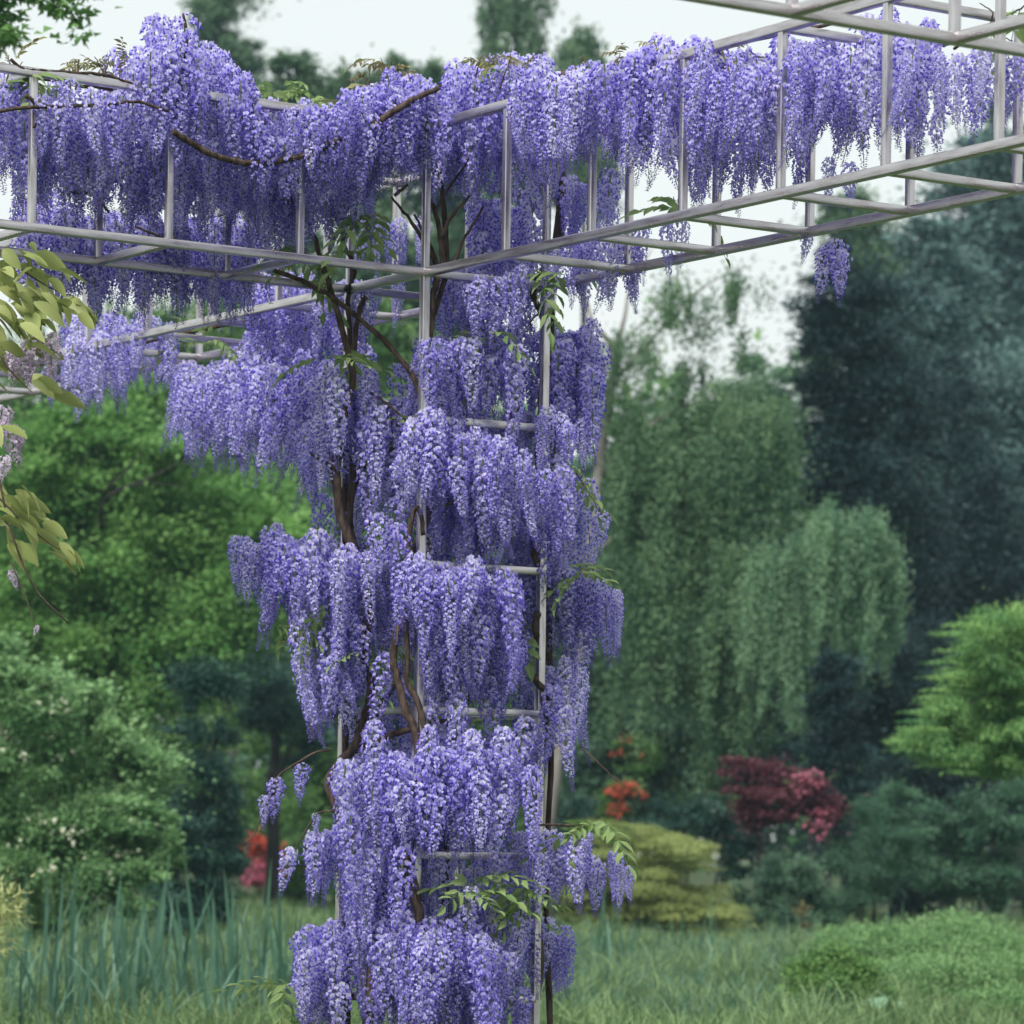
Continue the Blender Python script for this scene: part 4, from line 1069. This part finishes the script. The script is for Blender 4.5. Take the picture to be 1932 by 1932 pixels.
shrub('red_maple', 'dark wine-red maple bush beneath the black conifers', 1430, 51.5, [(1430, 1475, 46, 46), (1445, 1535, 46, 40), (1500, 1500, 40, 50), (1390, 1450, 36, 24)], 12000, .07, M_DKRED, .6)
shrub('azalea_bush', 'dusky pink azalea next to the wine-red maple', 1530, 51, [(1520, 1490, 36, 28), (1560, 1520, 30, 30)], 5000, .06, M_DKRED, .7, .3, None, (crown_broad([(1515, 1480, 34, 22, -.3), (1550, 1550, 30, 40, -.3)], 51, 130, .06, .8, .5), M_PINKF))
shrub('juniper_mound', 'blue-green spreading mound at the foot of the birch', 1290, 57, [(1290, 1530, 60, 40), (1240, 1560, 50, 40), (1090, 1560, 60, 60), (1060, 1650, 60, 80)], 14000, .06, M_YEW, .4)

# ---- treetops above the beam
d = 112
tree('poplar_tree', 'slender grey-green poplar standing behind the tallest flower mound', 'tree', gpoint(440, d), crown_broad([(440, 40, 52, 130), (430, 170, 60, 120), (400, 20, 40, 90), (440, 330, 70, 130), (445, 560, 75, 160), (440, 800, 70, 160), (482, 110, 14, 40)], d, 26000, .17, .6, .3), M_POPLAR, simple_trunk(440, d, 100, .25), BARK_BROWN)
d = 100
for u, v, lobes, lb in [(975, 0, [(930, 10, 30, 50), (965, -30, 30, 60), (1005, 20, 34, 60), (1000, -50, 40, 60), (960, 90, 60, 70), (980, 300, 70, 150)], 'loose drooping treetop high above the corner joint'),
                        (1100, 60, [(1080, 75, 26, 36), (1112, 60, 22, 36), (1100, 110, 46, 40), (1100, 300, 60, 150)], 'smaller loose treetop beside the tall drooping one')]:
    tk = simple_trunk(u, d, v + 20, .14)
    tree('larch_tree', lb, 'tree', gpoint(u, d), crown_weep(weep_strands(lobes, d, 90, .4, 1.6), d, 9000, .17, .5, .14), M_POPLAR, tk, BARK_DARK, limbs=limbs_to(tk, [(at(l[0], l[1], d), .92) for l in lobes[:3]], .04))
d = 92
for nm, lb, lobes, tu in [('round_tree', 'small round treetop between the poplar and the leafy thicket', [(548, 130, 40, 34), (560, 180, 50, 40), (550, 300, 60, 100), (550, 600, 80, 240)], 550),
                          ('thicket_tree', 'leafy pale green treetop showing over the dip in the flowers', [(680, 170, 80, 60), (740, 130, 36, 24), (640, 210, 70, 50), (690, 300, 90, 100), (700, 560, 100, 220)], 690),
                          ('thicket_tree', 'low grey-green treetop next to the loose drooping one', [(830, 140, 40, 22), (810, 180, 60, 40), (850, 330, 80, 120), (840, 600, 80, 220)], 830),
                          ('round_tree', 'grey-green treetop between the black conifer and the single hanging flower cluster', [(1600, 420, 60, 50), (1650, 520, 80, 80), (1690, 640, 80, 120)], 1650)]:
    tk = simple_trunk(tu, d, lobes[1][1], .18)
    tree(nm, lb, 'tree', gpoint(tu, d), crown_broad(lobes, d, 20000, .16, .6, .3), M_POPLAR, tk, BARK_DARK, limbs=limbs_to(tk, [(at(l[0], l[1], d), .8) for l in lobes[:2]], .06))
# oak whose limb reaches in at the top left
d = 23
bs = gpoint(-330, d)
tk = [(bs - np.array((0, 0, .1)), .2), (at(-330, 1200, d), .17), (at(-310, 500, d), .14), (at(-280, 0, d), .1), (at(-260, -300, d), .05)]
tree('oak_tree', 'leafy oak limb with bright green leaves reaching in against the white sky', 'tree', bs,
     crown_broad([(105, 10, 26, 22), (140, 25, 24, 22), (150, 62, 14, 16), (60, -30, 60, 30), (-40, -60, 100, 60), (-150, -80, 140, 110), (10, 70, 22, 26), (-60, 40, 70, 70), (160, -20, 30, 18), (-260, -150, 160, 160)], d, 5200, .065, .7, .38), M_MAPLE, tk, BARK_BROWN,
     limbs=[[(at(-290, 100, d), .06), (at(-150, 0, d), .04), (at(0, -10, d), .025), (at(110, 0, d), .012), (at(150, 50, d), .004)], [(at(-300, 260, d), .05), (at(-150, 120, d), .03), (at(10, 70, d), .008)]])
tk2 = at(190, -40, 21)
tree('wood_edge', 'dark woodland edge far behind the garden', 'wood', gpoint(966, 122),
     crown_broad([(u, 1100 + 90 * math.sin(u * .013), 170, 330 + 60 * math.sin(u * .021)) for u in range(-250, 2300, 150)] + [(u, 1500, 180, 170) for u in range(-250, 2300, 170)], 122, 30000, .62, .7, .25), M_WOOD, None)['kind'] = 'stuff'

# ---------------------------------------------------------------- iris, grass, ground cover
def blade_mesh(i, h, w, bend):
    t = np.linspace(0, 1, 6)
    x = bend * h * t ** 2.2; z = h * t * (1 - .12 * abs(bend) * t)
    ww = w * np.array([.8, 1, 1, .9, .62, .06]) / 2
    V = []
    for k in range(6): V += [(x[k], -ww[k], z[k]), (x[k] + ww[k]*.25, 0, z[k]), (x[k], ww[k], z[k])]
    Q = []
    for k in range(5): Q += [(3*k, 3*k+1, 3*k+4, 3*k+3), (3*k+1, 3*k+2, 3*k+5, 3*k+4)]
    return mesh_np('blade', V, np.array(Q), M_IRIS, True, [[.15, .4, .6, .85, .3, .7, .5][i % 7]] * len(Q))
BLADES = [blade_mesh(i, h, w, b) for i, (h, w, b) in enumerate([(1.0, .03, .08), (.85, .032, -.15), (.95, .026, .22), (.7, .03, .35), (1.1, .032, .04), (.8, .028, .5), (.9, .03, -.05)])]
def iris(u, d, n, hs, label, group=None):
    b = gpoint(u, d)
    r_ = empty('iris_clump', b, label, 'iris', group)
    for k in range(n):
        o = bpy.data.objects.new('blade', BLADES[rng.integers(7)]); col.objects.link(o)
        o.parent = r_
        q = rng.normal(0, .10, 2)
        o.location = (q[0] * 1.4, q[1], -.03)
        s = hs * rng.uniform(.6, 1.12)
        o.scale = (s, min(1.1, s + .15), s)
        o.rotation_euler = (rng.normal(0, .10) - q[1] * .5, rng.normal(0, .10) + q[0] * .6, rng.uniform(0, 6.28))
GI = 'iris clumps in the bed before the pale shrub'
for (u, dd, n, h) in [(15, 29, 15, .9), (60, 31, 15, 1.0), (100, 28.5, 18, 1.15), (130, 30, 18, 1.2), (165, 29, 15, 1.0), (200, 28, 16, 1.0), (235, 30, 15, 1.05), (265, 28.5, 16, 1.0), (285, 31, 14, 1.1), (330, 29, 14, .85), (355, 30, 14, 1.15), (385, 28.5, 14, .8), (430, 31, 14, .95), (455, 29, 16, 1.05), (490, 30, 15, .95), (525, 31, 15, 1.0), (555, 29.5, 15, .85), (585, 31, 12, .8), (40, 27.5, 14, .7), (150, 27, 14, .7), (300, 27, 14, .65), (420, 27.5, 14, .7)]:
    iris(u, dd, n, h, 'tall blue-green iris leaves in the bed before the pale shrub', GI)
G2 = 'iris tufts by the yellow-green maple'
for (u, dd, n, h) in [(1125, 38, 9, .85), (1150, 37, 9, .8), (1310, 38, 8, .75), (1330, 39, 8, .8), (1130, 33, 8, .6), (1430, 44, 9, .7), (1470, 45, 9, .7), (1500, 45, 9, .6)]:
    iris(u, dd, n, h, 'small tuft of upright blades in the grass near the yellow-green maple', G2)
G3 = 'strappy tufts beyond the ferny ground cover'
for (u, dd, n, h) in [(1690, 47, 9, .7), (1740, 46, 10, .75), (1830, 45, 12, .9), (1850, 46, 10, .8), (1890, 46, 10, .75), (1590, 46, 9, .65)]:
    iris(u, dd, n, h, 'strappy green tuft between the ferny ground cover and the bushes', G3)

def blades(n, u0, u1, d0, d1, h0, h1, w=.010, mat=None, name='grass', label='', cat='grass', lean=.5):
    """a meadow as one object: tapered three-point blades, tufted and uneven"""
    d_ = 1 / rng.uniform(1 / d1, 1 / d0, n) if False else d0 + (d1 - d0) * rng.uniform(0, 1, n) ** 1.2
    u = rng.uniform(u0, u1, n)
    x = (u - 966) / FPX * d_; y = d_
    tuft = np.sin(x * 3.1 + 2 * np.sin(y * 1.7)) * np.sin(y * 2.3 + x) * .5 + .5
    h = (h0 + (h1 - h0) * tuft * rng.uniform(.4, 1, n)) * rng.uniform(.7, 1.2, n)
    z = ground_z(x, y)
    b = np.stack([x, y, z - .02], 1)
    a = rng.uniform(0, 6.283, n); s = np.stack([np.cos(a), np.sin(a), 0 * a], 1)
    ln = rng.normal(0, lean, (n, 2))
    mid = b + np.stack([ln[:, 0] * h * .35, ln[:, 1] * h * .35, h * .6], 1)
    tip = b + np.stack([ln[:, 0] * h * 1.0, ln[:, 1] * h * 1.0, h * (1 - .25 * np.abs(ln[:, 0]))], 1)
    W = (w * rng.uniform(.7, 1.4, n))[:, None]
    V = np.stack([b - s*W*.5, b + s*W*.5, mid + s*W*.45, mid - s*W*.45, tip], 1).reshape(-1, 3)
    k = np.arange(n)[:, None] * 5
    tn = np.clip(.45 * tuft + .75 * rng.uniform(0, 1, n) ** 1.6 - .05, 0, 1)  # wide tint spread also paints pale reflections onto the blades
    o = link(name, mesh_np(name, V, [k + np.array([[0, 1, 2, 3]]), k + np.array([[3, 2, 4]])], mat or M_GRASS, False, np.concatenate([tn, tn])))
    tag(o, label, cat, kind='stuff')
blades(120000, -120, 2080, 25, 60, .14, .50, .015, M_GRASS, 'grass', 'rough meadow grass covering the ground before the shrubs')
blades(7000, 560, 1600, 29, 46, .25, .55, .010, M_IRIS, 'sedge', 'longer blue-green sedge mixed into the meadow grass')

def mound(label, name, u, d, w, h, dep, n, leaf, mat, asp=.5):
    b = gpoint(u, d); root = empty(name, b, label, 'ground cover')
    m = 60
    a = rng.uniform(0, 6.283, m); r = rng.uniform(0, 1, m) ** .5
    cx, cy = np.cos(a) * r * w / 2, np.sin(a) * r * dep / 2
    hh = h * (1 - r ** 2) ** .5 * rng.uniform(.65, 1.1, m)
    k = rng.integers(0, m, n)
    q = rdir(n) * (rng.uniform(0, 1, n) ** .4)[:, None] * .16 * (w + h)/1.6
    p = np.stack([b[0] + cx[k], b[1] + cy[k], b[2] * 0 + ground_z(b[0] + cx[k], b[1] + cy[k]) + hh[k] * (.45 + .55 * rng.uniform(0, 1, n) ** .5)], 1) + q * np.array((1, 1, .5))
    p[:, 2] = np.maximum(p[:, 2], ground_z(p[:, 0], p[:, 1]) + .01)
    ct = rng.uniform(0, 1, m)
    V, Q = leaf_quads(p, rdir(n) * .8 + np.array((0, -.1, .2)), rdir(n) * .6 + np.array((0, -.2, .9)), leaf * rng.uniform(.6, 1.4, n), asp, False)
    link('foliage', mesh_np('foliage', V, Q, mat, False, np.clip(.3 * ct[k] + .4 * rng.uniform(0, 1, n) + .25, 0, 1)), root)
    v, f, c = tube([b, b + (0, 0, h * .3), b + (.05, 0, h * .6)], [.012, .009, .004], 5, 3)
    link('stem', mesh_np('stem', v, [f, c], BARK_DARK, True), root)
mound('dark green leafy mound at the near corner of the ferny ground cover', 'leafy_mound', 1575, 31, .95, .58, 1.0, 15000, .045, M_WOOD)
mound('ferny light green ground cover spreading before the mid-green bush', 'ferny_ground_cover', 1820, 38, 2.3, .62, 3.4, 30000, .05, M_COVER, .4)
mound('ferny light green patch beside the dark leafy mound', 'ferny_ground_cover', 1790, 33, 1.7, .46, 2.2, 24000, .042, M_COVER, .4)
mound('ferny light green patch at the foot of the strappy tufts', 'ferny_ground_cover', 1640, 41, 1.5, .42, 2.2, 18000, .048, M_COVER, .4)
mound('bright low ferny patch spilling past the widest ground cover', 'ferny_ground_cover', 1950, 31, 1.3, .3, 1.6, 16000, .04, M_COVER, .4)
d = 26
tree('variegated_plant', 'curled cream and yellow variegated leaves on a thin stem beside the iris bed', 'plant', gpoint(-8, d), crown_broad([(8, 1712, 34, 40), (-14, 1760, 30, 40)], d, 420, .075, .22, .5), M_VAR,
     [(gpoint(-8, d), .008), (at(-8, 1840, d), .007), (at(0, 1720, d), .004)], TWIG, crown_name='foliage')
mound('small cream-flowered plant beside the strappy tufts', 'cream_flower', 1745, 44, .2, .55, .2, 260, .04, M_CREAM, .7)
mound('leafy young growth at the foot of the iris bed beside the column', 'leafy_mound', 545, 27, .5, .25, .5, 3500, .04, M_COVER, .35)

d = 42
tree('dock_spike', 'thin rust-brown dock stalk standing in the grass', 'plant', gpoint(1515, d), crown_broad([(1513, 1720, 7, 22), (1518, 1760, 6, 26)], d, 260, .035, .5, .6), M_BRONZE, [(gpoint(1515, d), .006), (at(1516, 1770, d), .005), (at(1512, 1700, d), .002)], TWIG, crown_name='seed_head')
d = 30.5
bp = empty('butterbur', gpoint(1655, d), 'pale broad-leaved plant between the dark mound and the ferny patch', 'plant')
for (x, y, h, rz, sc) in [(0, 0, .30, .4, 2.2), (-.10, .05, .24, 2.6, 1.9), (.12, -.04, .22, -.6, 1.8), (.02, -.12, .26, -1.8, 2.0), (-.05, .1, .2, 1.6, 1.6)]:
    o = bpy.data.objects.new('leaf', PALE_BIG[int(10 * h) % 2]); col.objects.link(o); o.parent = bp
    o.location = (x, y, h); o.rotation_euler = (.15, .35, rz); o.scale = (sc, sc * 1.6, sc)
v, f, c = tube([(0, 0, -.02), (.01, 0, .15), (0, 0, .30)], [.01, .008, .006], 5, 3)
o = bpy.data.objects.new('stem', mesh_np('stem', v, [f, c], STALK, True)); col.objects.link(o); o.parent = bp
# ---------------------------------------------------------------- air
def haze_box():
    lo, hi = np.array((-152., -62., -1.2)), np.array((152., 242., 60.))
    V = [(x, y, z) for x in (lo[0], hi[0]) for y in (lo[1], hi[1]) for z in (lo[2], hi[2])]
    Q = np.array([(0, 1, 3, 2), (4, 6, 7, 5), (0, 4, 5, 1), (2, 3, 7, 6), (0, 2, 6, 4), (1, 5, 7, 3)])
    m = bpy.data.materials.new('thin_air')
    nt, out = nodes(m)
    p = nt.nodes.new('ShaderNodeVolumePrincipled')
    p.inputs['Color'].default_value = (.55, .80, 1.0, 1)
    p.inputs['Density'].default_value = HAZE
    nt.links.new(p.outputs[0], out.inputs['Volume'])
    o = link('haze', mesh_np('haze', V, Q, m)); tag(o, 'thin bluish haze in the air of the garden', 'haze', kind='stuff')
HAZE = 0.0004
haze_box()
#print('COUNTS', counts, 'tris', sum(len(m.polygons) for m in bpy.data.meshes))
